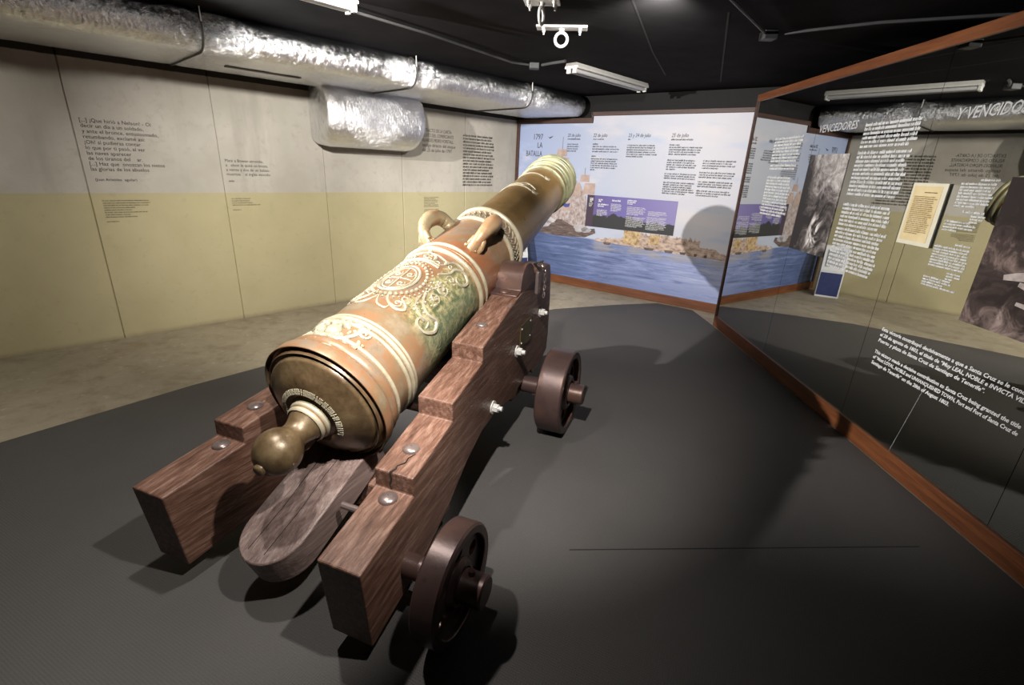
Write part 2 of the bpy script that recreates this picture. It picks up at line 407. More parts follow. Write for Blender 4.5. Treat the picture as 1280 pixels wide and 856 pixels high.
# ------------------------------------------------------------------ lettering
def text_mesh(lines, size, pitch, shear=0.0, align='LEFT', widths=None, squeeze=1.0, off=0.0):
    verts = []; faces = []; z = 0
    for i, ln in enumerate(lines):
        if ln:
            cu = bpy.data.curves.new('lettering', 'FONT'); cu.body = ln; cu.size = size; cu.shear = shear
            cu.align_x = 'LEFT'; cu.resolution_u = 2; cu.offset = off
            ob = bpy.data.objects.new('lettering_tmp', cu); COL.objects.link(ob)
            bpy.context.view_layer.update()
            me = bpy.data.meshes.new_from_object(ob.evaluated_get(bpy.context.evaluated_depsgraph_get()))
            xs = [v.co.x for v in me.vertices] or [0]
            x0, x1 = min(xs), max(xs); sc = squeeze
            if widths and widths[i]: sc = widths[i] / max(1e-6, x1 - x0)
            sh = {'LEFT': 0, 'RIGHT': -(x1 - x0) * sc, 'CENTER': -(x1 - x0) * sc / 2}[align]
            b = len(verts)
            verts += [((v.co.x - x0) * sc + sh, 0.0, v.co.y - i * pitch) for v in me.vertices]
            faces += [tuple(b + k for k in p.vertices) for p in me.polygons]
            bpy.data.objects.remove(ob); bpy.data.curves.remove(cu); bpy.data.meshes.remove(me)
    return verts, faces
def lettering(name, parent, x, z, lines, size, pitch, mat, y=-0.002, **kw):
    v, f = text_mesh(lines, size, pitch, **kw)
    m_ = MB(); m_.add([(a + x, y, c + z) for a, _, c in v], f)
    return obj(name, m_, mat, parent, raw=True)
def script_marks(name, parent, x, z, width, rows, h, pitch, mat, y=-0.002, shear=0.15, rag=0.12, last=0.6, bold=1.0, skip=(), seed=1):
    """rows of print too small to read in the photograph: letter-sized strokes grouped into words"""
    r = random.Random(seed); m_ = MB(); sw = h * 0.17 * bold
    for i in range(rows):
        if i in skip: continue
        end = width * (1 - r.random() * rag) if i < rows - 1 else width * last
        cx = 0.0; zz = z - i * pitch
        while cx < end - h * 1.5:
            for _ in range(r.randint(2, 9)):
                if cx > end: break
                cw = h * r.choice((0.42, 0.5, 0.58)); kind = r.random(); hh = h * (1.35 if r.random() < 0.22 else 0.95)
                def stroke(x0, x1, z0, z1):
                    m_.add([(x + x0 + shear * z0, y, zz + z0), (x + x1 + shear * z0, y, zz + z0), (x + x1 + shear * z1, y, zz + z1), (x + x0 + shear * z1, y, zz + z1)], [(0, 1, 2, 3)])
                stroke(cx, cx + sw, 0, hh)
                if kind < 0.75: stroke(cx + cw - sw, cx + cw, 0, h * 0.95)
                if kind < 0.4: stroke(cx, cx + cw, h * 0.78, h * 0.95)
                if 0.2 < kind < 0.7: stroke(cx, cx + cw, 0, h * 0.17)
                if kind > 0.7: stroke(cx, cx + cw, h * 0.4, h * 0.57)
                cx += cw + h * 0.16
            cx += h * 0.38
    return obj(name, m_, mat, parent, raw=True)

lettering('lettering', wl, -4.952, 1.795, ['[...] ¡Que hirió a Nelson! - Oí', 'decir un día a un soldado,', 'y ante el bronce, entusiasmado,', 'retumbando, exclamé así:', '¡Oh! si pudieras contar', 'lo que por ti pasó, al ver', 'las naves aparecer', 'de los tiranos del    ar.', '[...] Haz que  onozcan los nietos', 'las glorias de los abuelos'], 0.041, 0.0405, M['ink'], squeeze=0.96)
lettering('lettering', wl, -4.940, 1.352, ['(Juan Arístides  aguilar)'], 0.030, 0.03, M['ink'])
lettering('lettering', wl, -3.957, 1.535, ['Maté a Bowen atrevido,', 'a   elson le quité un brazo,', 'a veinte y dos de un balazo', 'muertos    al inglés vencido'], 0.039, 0.0405, M['ink'], squeeze=0.92)
script_marks('lettering', wl, -3.95, 1.355, 0.06, 1, 0.014, 0.02, M['ink'], seed=3, last=1)
lettering('lettering', wl, -1.70, 1.975, ['EXTRACTO DE LA CARTA-', 'RELATO DEL COMERCIANTE', 'IRLANDÉS PEDRO FORSTALL,', 'testigo directo del ataque', 'del 25 de julio de 1797'], 0.056, 0.0575, M['ink'], widths=[0.47, 0.50, 0.50, 0.53, 0.47], shear=0.12)
script_marks('lettering', wl, -1.04, 1.965, 0.58, 17, 0.022, 0.0392, M['ink'], seed=11, skip=(), shear=0.2, bold=1.2, last=0.97)
script_marks('lettering', wl, -4.93, 1.19, 0.36, 8, 0.008, 0.019, M['ink_faded'], seed=4, rag=0.5)
script_marks('lettering', wl, -4.93, 1.02, 0.14, 1, 0.008, 0.019, M['ink_faded'], seed=5)
script_marks('lettering', wl, -3.95, 1.195, 0.25, 4, 0.009, 0.020, M['ink_faded'], seed=6, rag=0.4, last=1.0)
script_marks('lettering', wl, -3.95, 1.09, 0.09, 1, 0.008, 0.019, M['ink_faded'], seed=7, last=1)
script_marks('lettering', wl, -1.69, 1.185, 0.26, 13, 0.009, 0.019, M['ink_faded'], seed=8, rag=0.4, skip=(7,))

# ------------------------------------------------------------------ naval battle mural on the far wall
def mat_mural():
    t = NT('printed_naval_mural'); X, Y, Z = t.xyz()
    sky = t.ramp(t.math('ADD', t.math('DIVIDE', X, 3.3), 0.0), [(0.0, (0.30, 0.36, 0.55)), (0.25, (0.37, 0.43, 0.60)), (0.55, (0.50, 0.53, 0.63)), (0.85, (0.58, 0.58, 0.64)), (1.0, (0.57, 0.57, 0.64))])
    cl = t.noise(1.4, 5, 0.55, src=t.mapping((0.7, 1, 1.8)), dist=0.3)
    sky = t.mix(t.math('MULTIPLY', t.step(cl, 0.48, 0.68), 0.55), sky, (0.66, 0.62, 0.64))
    sky = t.mix(t.math('MULTIPLY', t.step(t.noise(2.1, 3, src=t.mapping((0.6, 1, 2), loc=(4, 0, 2))), 0.55, 0.72), 0.5), sky, (0.36, 0.47, 0.68))
    wv = t.noise(9, 7, 0.68, src=t.mapping((0.22, 1, 2.6)), dist=0.8)
    sea = t.ramp(t.math('ADD', t.math('MULTIPLY', wv, 0.95), t.math('SUBTRACT', t.math('MULTIPLY', X, 0.17), 0.28)), [(0.1, (0.035, 0.055, 0.13)), (0.4, (0.10, 0.14, 0.29)), (0.62, (0.26, 0.31, 0.54)), (0.9, (0.50, 0.54, 0.73))])
    lowr = t.math('MULTIPLY', t.step(Z, 0.42, 0.12), 0.55)
    sea = t.mix(t.math('MULTIPLY', lowr, t.step(wv, 0.42, 0.6)), sea, (0.10, 0.14, 0.30))
    hz = t.math('ADD', Z, t.math('MULTIPLY', X, 0.035))
    c = t.mix(t.step(hz, 0.735, 0.765), sea, sky)
    # reflections of hull and quay in the water
    rf = t.math('MULTIPLY', t.step(t.math('ABSOLUTE', t.math('SUBTRACT', Z, 0.63)), 0.12, 0.03), t.step(t.noise(3, 4, src=t.mapping((1.2, 1, 3))), 0.45, 0.6))
    c = t.mix(t.math('MULTIPLY', rf, t.math('MULTIPLY', t.step(X, 1.2, 1.6), 0.6)), c, (0.36, 0.33, 0.30))
    return t.done(c, 0.5, 0, 0.35)
M['mural'] = mat_mural()
def flatmat(name, stops, scale=6, rough=0.5, mapping=(1, 1, 1), detail=5):
    t = NT(name); n = t.noise(scale, detail, 0.65, src=t.mapping(mapping))
    return t.done(t.ramp(n, stops), rough, 0, 0.35)
M['sail'] = flatmat('printed_sail', [(0.3, (0.33, 0.24, 0.21)), (0.5, (0.44, 0.33, 0.29)), (0.7, (0.52, 0.42, 0.40))], 9)
M['rigging'] = flatmat('printed_rigging', [(0.38, (0.22, 0.18, 0.18)), (0.5, (0.38, 0.31, 0.29)), (0.62, (0.47, 0.43, 0.47))], 16, mapping=(1.6, 1, 1))
M['hull'] = flatmat('printed_hull', [(0.35, (0.05, 0.04, 0.045)), (0.55, (0.14, 0.10, 0.09)), (0.7, (0.24, 0.19, 0.16))], 12, mapping=(0.6, 1, 3))
M['smoke'] = flatmat('printed_smoke', [(0.35, (0.30, 0.28, 0.30)), (0.6, (0.52, 0.49, 0.52))], 6)
M['quay'] = flatmat('printed_town', [(0.33, (0.17, 0.12, 0.11)), (0.47, (0.42, 0.31, 0.25)), (0.6, (0.60, 0.46, 0.38)), (0.72, (0.52, 0.45, 0.44))], 13, mapping=(1, 1, 1.7))
M['gold'] = flatmat('printed_gold_tower', [(0.35, (0.24, 0.15, 0.07)), (0.5, (0.52, 0.36, 0.19)), (0.65, (0.66, 0.52, 0.32))], 18)
M['flag'] = plain('printed_blue_flag', (0.05, 0.07, 0.27), 0.5)
def mat_inset():
    t = NT('printed_violet_inset'); X, Y, Z = t.xyz()
    c = t.ramp(t.math('DIVIDE', t.math('SUBTRACT', X, 1.24), 1.26), [(0, (0.11, 0.085, 0.24)), (0.4, (0.15, 0.125, 0.37)), (1, (0.25, 0.215, 0.46))])
    tr = t.math('ADD', t.math('MULTIPLY', t.noise(5, 5, 0.7), 0.28), t.math('MULTIPLY', t.math('SUBTRACT', 2.5, X), 0.045))
    c = t.mix(t.step(t.math('SUBTRACT', Z, tr), 0.86, 0.85), c, (0.03, 0.03, 0.035))
    c = t.mix(t.step(t.math('SUBTRACT', X, 1.36), 0.0, -0.01), c, (0.055, 0.035, 0.06))
    return t.done(c, 0.5, 0, 0.35)
M['inset'] = mat_inset()

mural = tag(empty('mural_panel', FP), 'wood framed mural of a naval battle with dated text columns', 'mural panel')
mb = MB()
# board with its upper left corner notched for the air duct
out = [(0.03, 0.10), (3.26, 0.10), (3.26, 2.285), (1.228, 2.285), (1.228, 2.20), (0.03, 2.20)]
mb.prism([(x, 0.0, z) for x, z in out], [(x, 0.04, z) for x, z in out]); obj('printed_board', mb, M['mural'], mural, smooth=0)
def trimbox(name, x0, x1, z0, z1, mat, y0=-0.022, y1=0.05, parent=mural):
    m_ = MB(); m_.box(x0, x1, y0, y1, z0, z1); return obj(name, m_, mat, parent, bevel=0.003, smooth=0)
trimbox('base_board', 0.0, 3.26, 0.0, 0.112, M['trim'])
trimbox('top_rail', 1.20, 3.26, 2.283, 2.332, M['trim_dark'])
trimbox('notch_rail', 0.0, 1.225, 2.198, 2.262, M['trim_dark'])
trimbox('notch_stile', 1.205, 1.228, 2.262, 2.332, M['trim_dark'])
trimbox('stile', 0.0, 0.05, 0.112, 2.198, M['trim_dark'])
def poly(name, pts, mat, y=-0.002, parent=mural):
    m_ = MB(); n = len(pts); m_.add([(x, y, z) for x, z in pts], [tuple(range(n))]); return obj(name, m_, mat, parent, raw=True)
def jag(x0, x1, zb, zt, amp, n, seed):
    r = random.Random(seed); return [(x0, zb), (x1, zb)] + [(x1 + (x0 - x1) * i / n, zt + amp * (r.random() - 0.4)) for i in range(n + 1)]
poly('ship_rigging', [(0.30, 0.80), (1.28, 0.78), (1.22, 1.28), (1.10, 1.44), (0.98, 1.50), (0.62, 1.72), (0.5, 1.5), (0.42, 1.2)], M['rigging'], -0.0015)
for i, q in enumerate([[(0.70, 1.775), (0.865, 1.785), (0.862, 1.876), (0.715, 1.872)], [(0.60, 1.60), (0.90, 1.61), (0.90, 1.765), (0.66, 1.765)], [(1.10, 1.456), (1.25, 1.462), (1.245, 1.553), (1.115, 1.55)], [(1.16, 1.30), (1.345, 1.305), (1.345, 1.448), (1.185, 1.444)], [(0.93, 1.27), (1.13, 1.275), (1.12, 1.43), (0.96, 1.42)], [(0.80, 1.06), (1.0, 1.07), (0.98, 1.2), (0.83, 1.2)], [(0.5, 1.35), (0.78, 1.36), (0.78, 1.57), (0.56, 1.56)]]):
    poly('printed_sail', q, M['sail'], -0.0025)
poly('printed_mast', [(0.785, 1.87), (0.79, 1.87), (0.79, 2.03), (0.785, 2.03)], M['hull'], -0.0025)
poly('printed_mast', [(1.17, 1.55), (1.175, 1.55), (1.175, 1.64), (1.17, 1.64)], M['hull'], -0.0025)
poly('printed_flag', [(0.83, 1.135), (0.88, 1.16), (0.93, 1.15), (0.98, 1.165), (0.965, 1.11), (0.90, 1.10)], M['flag'], -0.003)
poly('printed_hull', [(0.34, 0.72), (0.80, 0.69), (1.26, 0.715), (1.42, 0.79), (1.40, 0.85), (1.22, 0.82), (1.0, 0.87), (0.86, 0.93), (0.62, 0.90), (0.36, 0.90)], M['hull'], -0.003)
for cx, cz, r in ((0.55, 0.85, 0.10), (0.66, 0.90, 0.075), (1.18, 0.83, 0.085), (1.27, 0.815, 0.06), (0.45, 0.82, 0.08)):
    poly('printed_smoke', [(cx + r * 1.3 * (1 + 0.15 * math.sin(5 * a)) * math.cos(a), cz + r * 0.6 * (1 + 0.15 * math.cos(3 * a)) * math.sin(a)) for a in [2 * PI * k / 18 for k in range(18)]], M['smoke'], -0.0035)
qp = [(1.42, 0.69), (1.8, 0.675), (2.3, 0.66), (2.8, 0.65), (3.2, 0.65)]; r_ = random.Random(4)
poly('printed_quay', qp + [(3.2 - 1.78 * k / 70, 0.70 + 0.09 * math.sin(PI * (k / 70) ** 0.8) + 0.035 * r_.random() + (0.04 if 18 < k < 34 else 0)) for k in range(71)], M['quay'], -0.002)
poly('printed_quay', jag(2.0, 2.85, 0.68, 0.85, 0.07, 40, 9), M['quay'], -0.0025)
poly('printed_tower', jag(1.84, 2.07, 0.70, 0.89, 0.03, 14, 5), M['gold'], -0.003)
poly('printed_tower', jag(2.20, 2.34, 0.73, 0.86, 0.03, 10, 6), M['gold'], -0.003)
for x0, l in ((1.55, 0.12), (2.14, 0.15), (2.42, 0.12), (2.62, 0.08), (2.80, 0.04), (2.92, 0.04)):
    poly('printed_boat', [(x0, 0.685), (x0 + l * 0.15, 0.655), (x0 + l * 0.85, 0.655), (x0 + l, 0.69)], M['hull'], -0.0032)
inset = poly('inset_panel', [(1.245, 0.875), (2.505, 0.875), (2.505, 1.296), (1.245, 1.296)], M['inset'], -0.004)
def mlet(x, z, lines, size, pitch, widths=None, **kw): return lettering('lettering', mural, x, z, lines, size, pitch, M['ink'], y=-0.0025, widths=widths, **kw)
mlet(0.452, 1.995, ['1797'], 0.105, 0.1, widths=[0.152], align='RIGHT')
mlet(0.452, 1.885, ['LA'], 0.105, 0.1, widths=[0.085], align='RIGHT')
mlet(0.452, 1.772, ['BATALLA'], 0.105, 0.1, widths=[0.275], align='RIGHT')
for x, s, wd in ((0.855, '20 de julio', 0.20), (1.247, '22 de julio', 0.205), (1.745, '23 y 24 de julio', 0.295), (2.302, '25 de julio', 0.205)):
    mlet(x, 2.03, [s], 0.062, 0.06, widths=[wd], shear=0.2)
poly('printed_bird', [(0.53, 2.035), (0.56, 2.022), (0.585, 2.03), (0.63, 2.045), (0.60, 2.022), (0.57, 2.008)], M['ink'], -0.003)
def mm(x, z, wd, rows, pitch, seed, h=0.015, mat=None, par=None, y=-0.0025, **kw): script_marks('lettering', par or mural, x, z, wd, rows, h, pitch, mat or M['ink'], y=y, seed=seed, **kw)
mm(0.857, 1.995, 0.19, 1, 0.03, 20, last=1); mm(1.25, 1.995, 0.17, 1, 0.03, 21, last=1); mm(1.745, 1.995, 0.05, 1, 0.03, 22, last=1); mm(2.302, 1.995, 0.26, 1, 0.03, 23, last=1)
mm(0.856, 1.93, 0.185, 4, 0.029, 24, last=0.9)
mm(1.25, 1.935, 0.1, 1, 0.03, 25, last=1); mm(1.25, 1.905, 0.385, 3, 0.031, 26, rag=0.06, last=0.95)
mm(1.245, 1.785, 0.07, 1, 0.03, 27, last=1); mm(1.243, 1.752, 0.39, 6, 0.0275, 28, rag=0.05, last=0.18)
mm(1.742, 1.925, 0.40, 6, 0.0265, 29, rag=0.06, last=0.55)
mm(2.292, 1.935, 0.12, 1, 0.03, 30, last=1); mm(2.292, 1.908, 0.39, 4, 0.026, 31, rag=0.05, last=0.85)
mm(2.289, 1.762, 0.36, 5, 0.026, 32, rag=0.1, last=0.3); mm(2.280, 1.605, 0.41, 10, 0.0255, 33, rag=0.12, last=0.7, skip=(3,))
mm(2.722, 1.765, 0.39, 4, 0.0265, 34, rag=0.15, last=0.5); mm(2.70, 1.635, 0.43, 11, 0.026, 35, rag=0.12, last=0.6, skip=(3, 7))
wv = M['grey_vinyl']; wv2 = M['white_vinyl']
def im(x, z, wd, rows, pitch, seed, h=0.012, **kw): script_marks('lettering', inset, x, z, wd, rows, h, pitch, wv2, y=-0.006, seed=seed, **kw)
im(1.285, 1.245, 0.05, 3, 0.02, 40, 0.014, bold=1.6); im(1.28, 1.185, 0.06, 4, 0.014, 41, 0.008)
im(1.42, 1.235, 0.06, 2, 0.022, 42, 0.016, bold=1.6); im(1.415, 1.175, 0.17, 2, 0.024, 43, 0.016, bold=1.6); im(1.41, 1.105, 0.16, 6, 0.0145, 44, 0.0085)
im(1.62, 1.235, 0.12, 1, 0.022, 45, 0.018, bold=1.6, last=1); im(1.61, 1.195, 0.17, 7, 0.0145, 46, 0.0085)
im(1.84, 1.255, 0.13, 3, 0.022, 47, 0.014, bold=1.4); im(1.845, 1.175, 0.27, 7, 0.0155, 48, 0.009); im(1.845, 1.05, 0.27, 9, 0.0155, 49, 0.009)
im(2.14, 1.14, 0.25, 4, 0.0155, 50, 0.009); im(2.13, 1.07, 0.27, 11, 0.0155, 51, 0.009)

# ------------------------------------------------------------------ dark mirror-glass partition along the right
gp = tag(empty('glass_partition', FG), 'dark mirror glass partition printed with white text in wooden rails', 'partition')
cuts = [-5.29, -4.139, -2.99, -1.881, -0.73, 0.42, 1.57]
panes = []
for i in range(len(cuts) - 1):
    mb = MB(); mb.box(cuts[i] + 0.0016, cuts[i + 1] - 0.0016, 0.0, 0.012, 0.10, 2.34)
    panes.append(obj('glass_pane', mb, M['mirror'], gp, smooth=0))
mb = MB(); mb.box(-5.29, 1.57, 0.014, 0.06, 0.02, 2.36); obj('backing', mb, M['black'], gp, smooth=0)
trimbox('base_board', -5.30, 1.57, 0.0, 0.116, M['trim'], -0.014, 0.07, gp)
trimbox('top_rail', -5.30, 1.57, 2.312, 2.376, M['trim'], -0.012, 0.07, gp)
trimbox('end_post', -5.318, -5.292, 0.0, 2.376, M['trim_dark'], -0.014, 0.07, gp)
def gm(x, z, wd, rows, pitch, seed, h, mat=None, **kw):
    script_marks('lettering', gp, -x, z, wd, rows, h, pitch, mat or M['white_vinyl'], y=-0.0015, seed=seed, shear=0.15, bold=1.75, **kw)
lettering('lettering', gp, -4.10, 1.955, ['VENCEDORES'], 0.075, 0.08, M['grey_vinyl'], y=-0.0015, shear=0.2, widths=[0.46], off=0.001)
lettering('lettering', gp, -2.832, 1.938, ['Y VENCIDOS'], 0.078, 0.08, M['grey_vinyl'], y=-0.0015, shear=0.2, widths=[0.385], off=0.001)
gm(4.785, 1.935, 0.48, 8, 0.0265, 60, 0.0165, rag=0.04, last=0.9)
gm(4.775, 1.712, 0.47, 2, 0.0265, 61, 0.0165, rag=0.04, last=0.95)
gm(4.785, 1.61, 0.47, 13, 0.0265, 62, 0.0165, rag=0.06, last=0.9)
gm(3.562, 1.958, 0.49, 6, 0.0265, 63, 0.0165, rag=0.03, last=0.95)
gm(3.565, 1.785, 0.49, 11, 0.0262, 64, 0.0165, rag=0.03, last=0.97)
gm(3.572, 1.452, 0.50, 6, 0.0265, 65, 0.0165, rag=0.06, last=0.85)
gm(3.578, 1.288, 0.50, 11, 0.0265, 66, 0.0165, rag=0.04, last=0.9)
gm(2.56, 1.638, 0.10, 1, 0.016, 67, 0.009, last=1)
gm(2.665, 1.618, 0.20, 8, 0.0155, 68, 0.0095, rag=0.05, last=0.6)
gm(2.60, 1.483, 0.14, 1, 0.016, 69, 0.009, last=1)
gm(2.545, 1.465, 0.09, 3, 0.014, 70, 0.009)
gm(2.69, 1.43, 0.21, 4, 0.0145, 71, 0.009, rag=0.6, last=0.5)
gm(2.575, 1.318, 0.10, 1, 0.016, 72, 0.009, last=1)
gm(2.70, 1.297, 0.23, 8, 0.0145, 73, 0.0095, rag=0.04, last=0.95)
gm(2.565, 1.172, 0.09, 3, 0.0145, 74, 0.009); gm(2.705, 1.13, 0.23, 4, 0.0145, 75, 0.009, rag=0.5, last=0.95)
lettering('lettering', gp, -2.872, 0.757, ['Esta victoria contribuyó decisivamente a que a Santa Cruz se le concediera', 'el 28 de agosto de 1803, el título de “Muy LEAL, NOBLE e INVICTA VILLA,', 'Puerto y plaza de Santa Cruz de Santiago de Tenerife”.'], 0.030, 0.036, M['white_vinyl'], y=-0.0015, shear=0.2, widths=[0.985, 0.955, 0.735], off=0.0007)
lettering('lettering', gp, -2.872, 0.610, ['This victory made a decisive contribution to Santa Cruz being granted the title', 'of “Most LOYAL, NOBLE and UNVANQUISHED TOWN, Port and Fort of Santa Cruz de', 'Santiago de Tenerife” on the 28th of August 1803.'], 0.030, 0.036, M['white_vinyl'], y=-0.0015, shear=0.2, widths=[0.945, 0.945, 0.59], off=0.0007)

def mat_engraving():
    t = NT('smoky_battle_print'); X, Y, Z = t.xyz()   # local metres, origin lower left
    n = t.noise(7, 7, 0.68, src=t.mapping((1, 1, 0.8)), dist=1.6); f = t.noise(30, 4, 0.7)
    base = t.math('ADD', t.math('MULTIPLY', n, 0.95), t.math('MULTIPLY', t.math('SUBTRACT', f, 0.5), 0.25))
    base = t.math('ADD', base, t.math('MULTIPLY', t.step(t.math('ADD', Z, t.math('MULTIPLY', X, 0.7)), 0.45, 0.95), 0.22))
    d = t.math('ABSOLUTE', t.math('SUBTRACT', X, 0.29)); pl = t.math('MULTIPLY', t.step(d, 0.10, 0.02), t.step(t.math('ABSOLUTE', t.math('SUBTRACT', Z, 0.17)), 0.16, 0.06))
    base = t.math('ADD', base, t.math('MULTIPLY', pl, t.math('MULTIPLY', t.step(n, 0.4, 0.55), 0.4)))
    base = t.math('SUBTRACT', base, t.math('MULTIPLY', t.step(X, 0.16, 0.0), 0.22))
    c = t.ramp(base, [(0.40, (0.02, 0.017, 0.017)), (0.53, (0.11, 0.095, 0.09)), (0.68, (0.36, 0.33, 0.32)), (0.85, (0.74, 0.70, 0.69))])
    return t.done(c, 0.45, 0, 0.35)
M['engraving'] = mat_engraving()
def mat_sepia():
    t = NT('dark_sepia_print'); X, Y, Z = t.xyz()
    n = t.noise(8, 6, 0.66, src=t.mapping((1, 1, 1.1)), dist=1.2)
    hi = t.math('MULTIPLY', t.step(Z, 0.20, 0.02), 0.16)
    hi2 = t.math('MULTIPLY', t.step(t.math('ABSOLUTE', t.math('SUBTRACT', Z, 0.34)), 0.10, 0.02), 0.10)
    b = t.math('ADD', t.math('ADD', n, hi), hi2)
    b = t.math('SUBTRACT', b, t.math('MULTIPLY', t.step(Z, 0.35, 0.6), 0.16))
    c = t.ramp(b, [(0.42, (0.022, 0.014, 0.014)), (0.58, (0.06, 0.04, 0.038)), (0.72, (0.22, 0.16, 0.145)), (0.85, (0.42, 0.33, 0.30))])
    return t.done(c, 0.45, 0, 0.35)
M['sepia'] = mat_sepia()
M['figure'] = flatmat('printed_pale_figure', [(0.35, (0.36, 0.29, 0.27)), (0.6, (0.60, 0.53, 0.50))], 14)
def print_frame(x, z):
    m_ = FG.copy(); o = FG @ Vector((x, 0, z)); m_.translation = o; return m_
eng = tag(empty('battle_print', print_frame(-4.133, 1.07)), 'black and white print of battle smoke on the mirror glass', 'print')
mb = MB(); mb.box(0, 0.49, -0.004, -0.0005, 0, 0.725); obj('printed_sheet', mb, M['engraving'], eng, smooth=0)
sep = tag(empty('battle_print', print_frame(-2.40, 0.97)), 'dark sepia print of fallen pale figures on the mirror glass', 'print')
mb = MB(); mb.box(0, 0.505, -0.004, -0.0005, 0, 0.69); obj('printed_sheet', mb, M['sepia'], sep, smooth=0)
def limb(pts, r0, r1):
    m_ = MB(); L_ = []; R2 = []; n = len(pts)
    for i, (x, z) in enumerate(pts):
        a = pts[max(0, i - 1)]; b = pts[min(n - 1, i + 1)]; dx, dz = b[0] - a[0], b[1] - a[1]; l = math.hypot(dx, dz)
        r = r0 + (r1 - r0) * i / (n - 1)
        L_.append((x - dz / l * r, z + dx / l * r)); R2.append((x + dz / l * r, z - dx / l * r))
    q = L_ + R2[::-1]; m_.add([(x, -0.0046, z) for x, z in q], [tuple(range(len(q)))])
    obj('printed_figure', m_, M['figure'], sep, raw=True)
limb([(0.14, 0.25), (0.19, 0.262), (0.26, 0.275), (0.34, 0.30), (0.45, 0.33)], 0.012, 0.034)
limb([(0.22, 0.235), (0.28, 0.225), (0.34, 0.21), (0.42, 0.22)], 0.010, 0.028)
limb([(0.24, 0.42), (0.27, 0.44), (0.30, 0.475), (0.34, 0.55)], 0.016, 0.030)
limb([(0.20, 0.52), (0.225, 0.535), (0.25, 0.545)], 0.008, 0.013)
limb([(0.24, 0.15), (0.30, 0.145), (0.38, 0.135)], 0.008, 0.014)

doc = tag(empty('framed_letter', print_frame(-2.967, 1.282)), 'old handwritten letter in a pale frame on the mirror glass', 'framed letter')
mb = MB(); mb.box(0, 0.245, -0.013, -0.0005, 0, 0.338); obj('mount', mb, plain('pale_frame_mount', (0.66, 0.63, 0.50), 0.5, var=0.04), doc, bevel=0.002, smooth=0)
mb = MB(); mb.box(0.018, 0.215, -0.0145, -0.012, 0.022, 0.322)
def mat_paper():
    t = NT('aged_paper'); n = t.noise(9, 5); return t.done(t.ramp(n, [(0.3, (0.60, 0.47, 0.24)), (0.7, (0.72, 0.60, 0.36))]), 0.7, 0, 0.3)
paper = obj('paper', mb, mat_paper(), doc, smooth=0)
ink2 = plain('brown_ink', (0.24, 0.14, 0.06), 0.8)
script_marks('handwriting', paper, 0.10, 0.285, 0.09, 1, 0.006, 0.01, ink2, y=-0.0152, seed=80, shear=0.4, last=1)
script_marks('handwriting', paper, 0.035, 0.262, 0.165, 20, 0.0055, 0.0105, ink2, y=-0.0152, seed=81, shear=0.4, rag=0.15, bold=0.8)

# ------------------------------------------------------------------ foil clad air duct
duct = tag(empty('air_duct', FL), 'long silver foil wrapped air duct under the ceiling', 'air duct')
def oval(e0, e1, zc, r, n=16):
    pts = []
    for i in range(n + 1):
        a = -PI / 2 + PI * i / n; pts.append((-(e1 + r * math.cos(a)), zc + r * math.sin(a)))
    for i in range(n + 1):
        a = PI / 2 + PI * i / n; pts.append((-(e0 + r * math.cos(a)), zc + r * math.sin(a)))
    return pts
sections = [-0.10, 0.95, 2.55, 4.30, 6.0, 7.7, 9.4, 11.2]
for i in range(len(sections) - 1):
    a, b = sections[i], sections[i + 1]; vs = []; fs = []
    prev = None; mb = MB(); N = 44
    rr = random.Random(20 + i)
    bend = 0
    ring = oval(0.20, 1.0, 2.40, 0.13); n = len(ring)
    for j in range(N + 1):
        k = a + (b - a) * j / N
        tt = min(j, N - j) / N
        pin = 1 - 0.035 * math.exp(-(tt / 0.03) ** 2)
        for q, (y, z) in enumerate(ring):
            yc, zc = -0.6, 2.40
            wv_ = 0.004 * math.sin(9 * k + 2 * q) + 0.003 * math.sin(23 * k + q * 1.7)
            mb.v.append((-k, yc + (y - yc) * (0.5 + 0.5 * pin) * (1 + wv_), zc + (z - zc) * pin * (1 + 2 * wv_)))
    for j in range(N):
        for q in range(n):
            mb.f.append((j * n + q, j * n + (q + 1) % n, (j + 1) * n + (q + 1) % n, (j + 1) * n + q))
    obj('duct_section', mb, M['foil'], duct, smooth=60)
for k in sections[1:-1]:
    mb = MB(); mb.tube([(-k, y, z) for y, z in oval(0.20, 1.0, 2.40, 0.1325)], 0.007, 6, closed=True); obj('strap', mb, M['tape'], duct)
    mb = MB(); mb.tube([(-k, -1.128, 2.40), (-k, -1.128, CEIL)], 0.004, 6); obj('hanger_rod', mb, M['zinc'], duct)
# branch boot that turns down from the duct and enters the wall
mb = MB()
prof = [(0.0, 1.735), (0.17, 1.725), (0.26, 1.738), (0.34, 1.775), (0.40, 1.835), (0.44, 1.91), (0.455, 1.99), (0.45, 2.07), (0.43, 2.14), (0.40, 2.20), (0.36, 2.26), (0.33, 2.30), (0.0, 2.30)]
ks = [1.93, 1.955, 2.0, 2.06, 2.98, 3.04, 3.085, 3.10]; ins = [0.10, 0.05, 0.015, 0, 0, 0.015, 0.05, 0.10]
for k, d in zip(ks, ins):
    for e, z in prof:
        ce, cz = 0.2, 2.05
        sc = 1 - d / 0.35
        mb.v.append((-k, -(e if e == 0 else (e - d * 0.55)), z if z > 2.2 else z + d * (0.9 if z < 1.9 else 0.3)))
n = len(prof)
for i in range(len(ks) - 1):
    for q in range(n - 1): mb.f.append((i * n + q, i * n + q + 1, (i + 1) * n + q + 1, (i + 1) * n + q))
mb.f.append(tuple(range(n))); mb.f.append(tuple(range((len(ks) - 1) * n, len(ks) * n)))
obj('branch_boot', mb, M['foil'], duct, smooth=50)
mb = MB(); mb.box(-4.02, -3.42, -0.62, -0.56, 2.262, 2.272); obj('vent_slot', mb, M['tape'], duct, smooth=0)

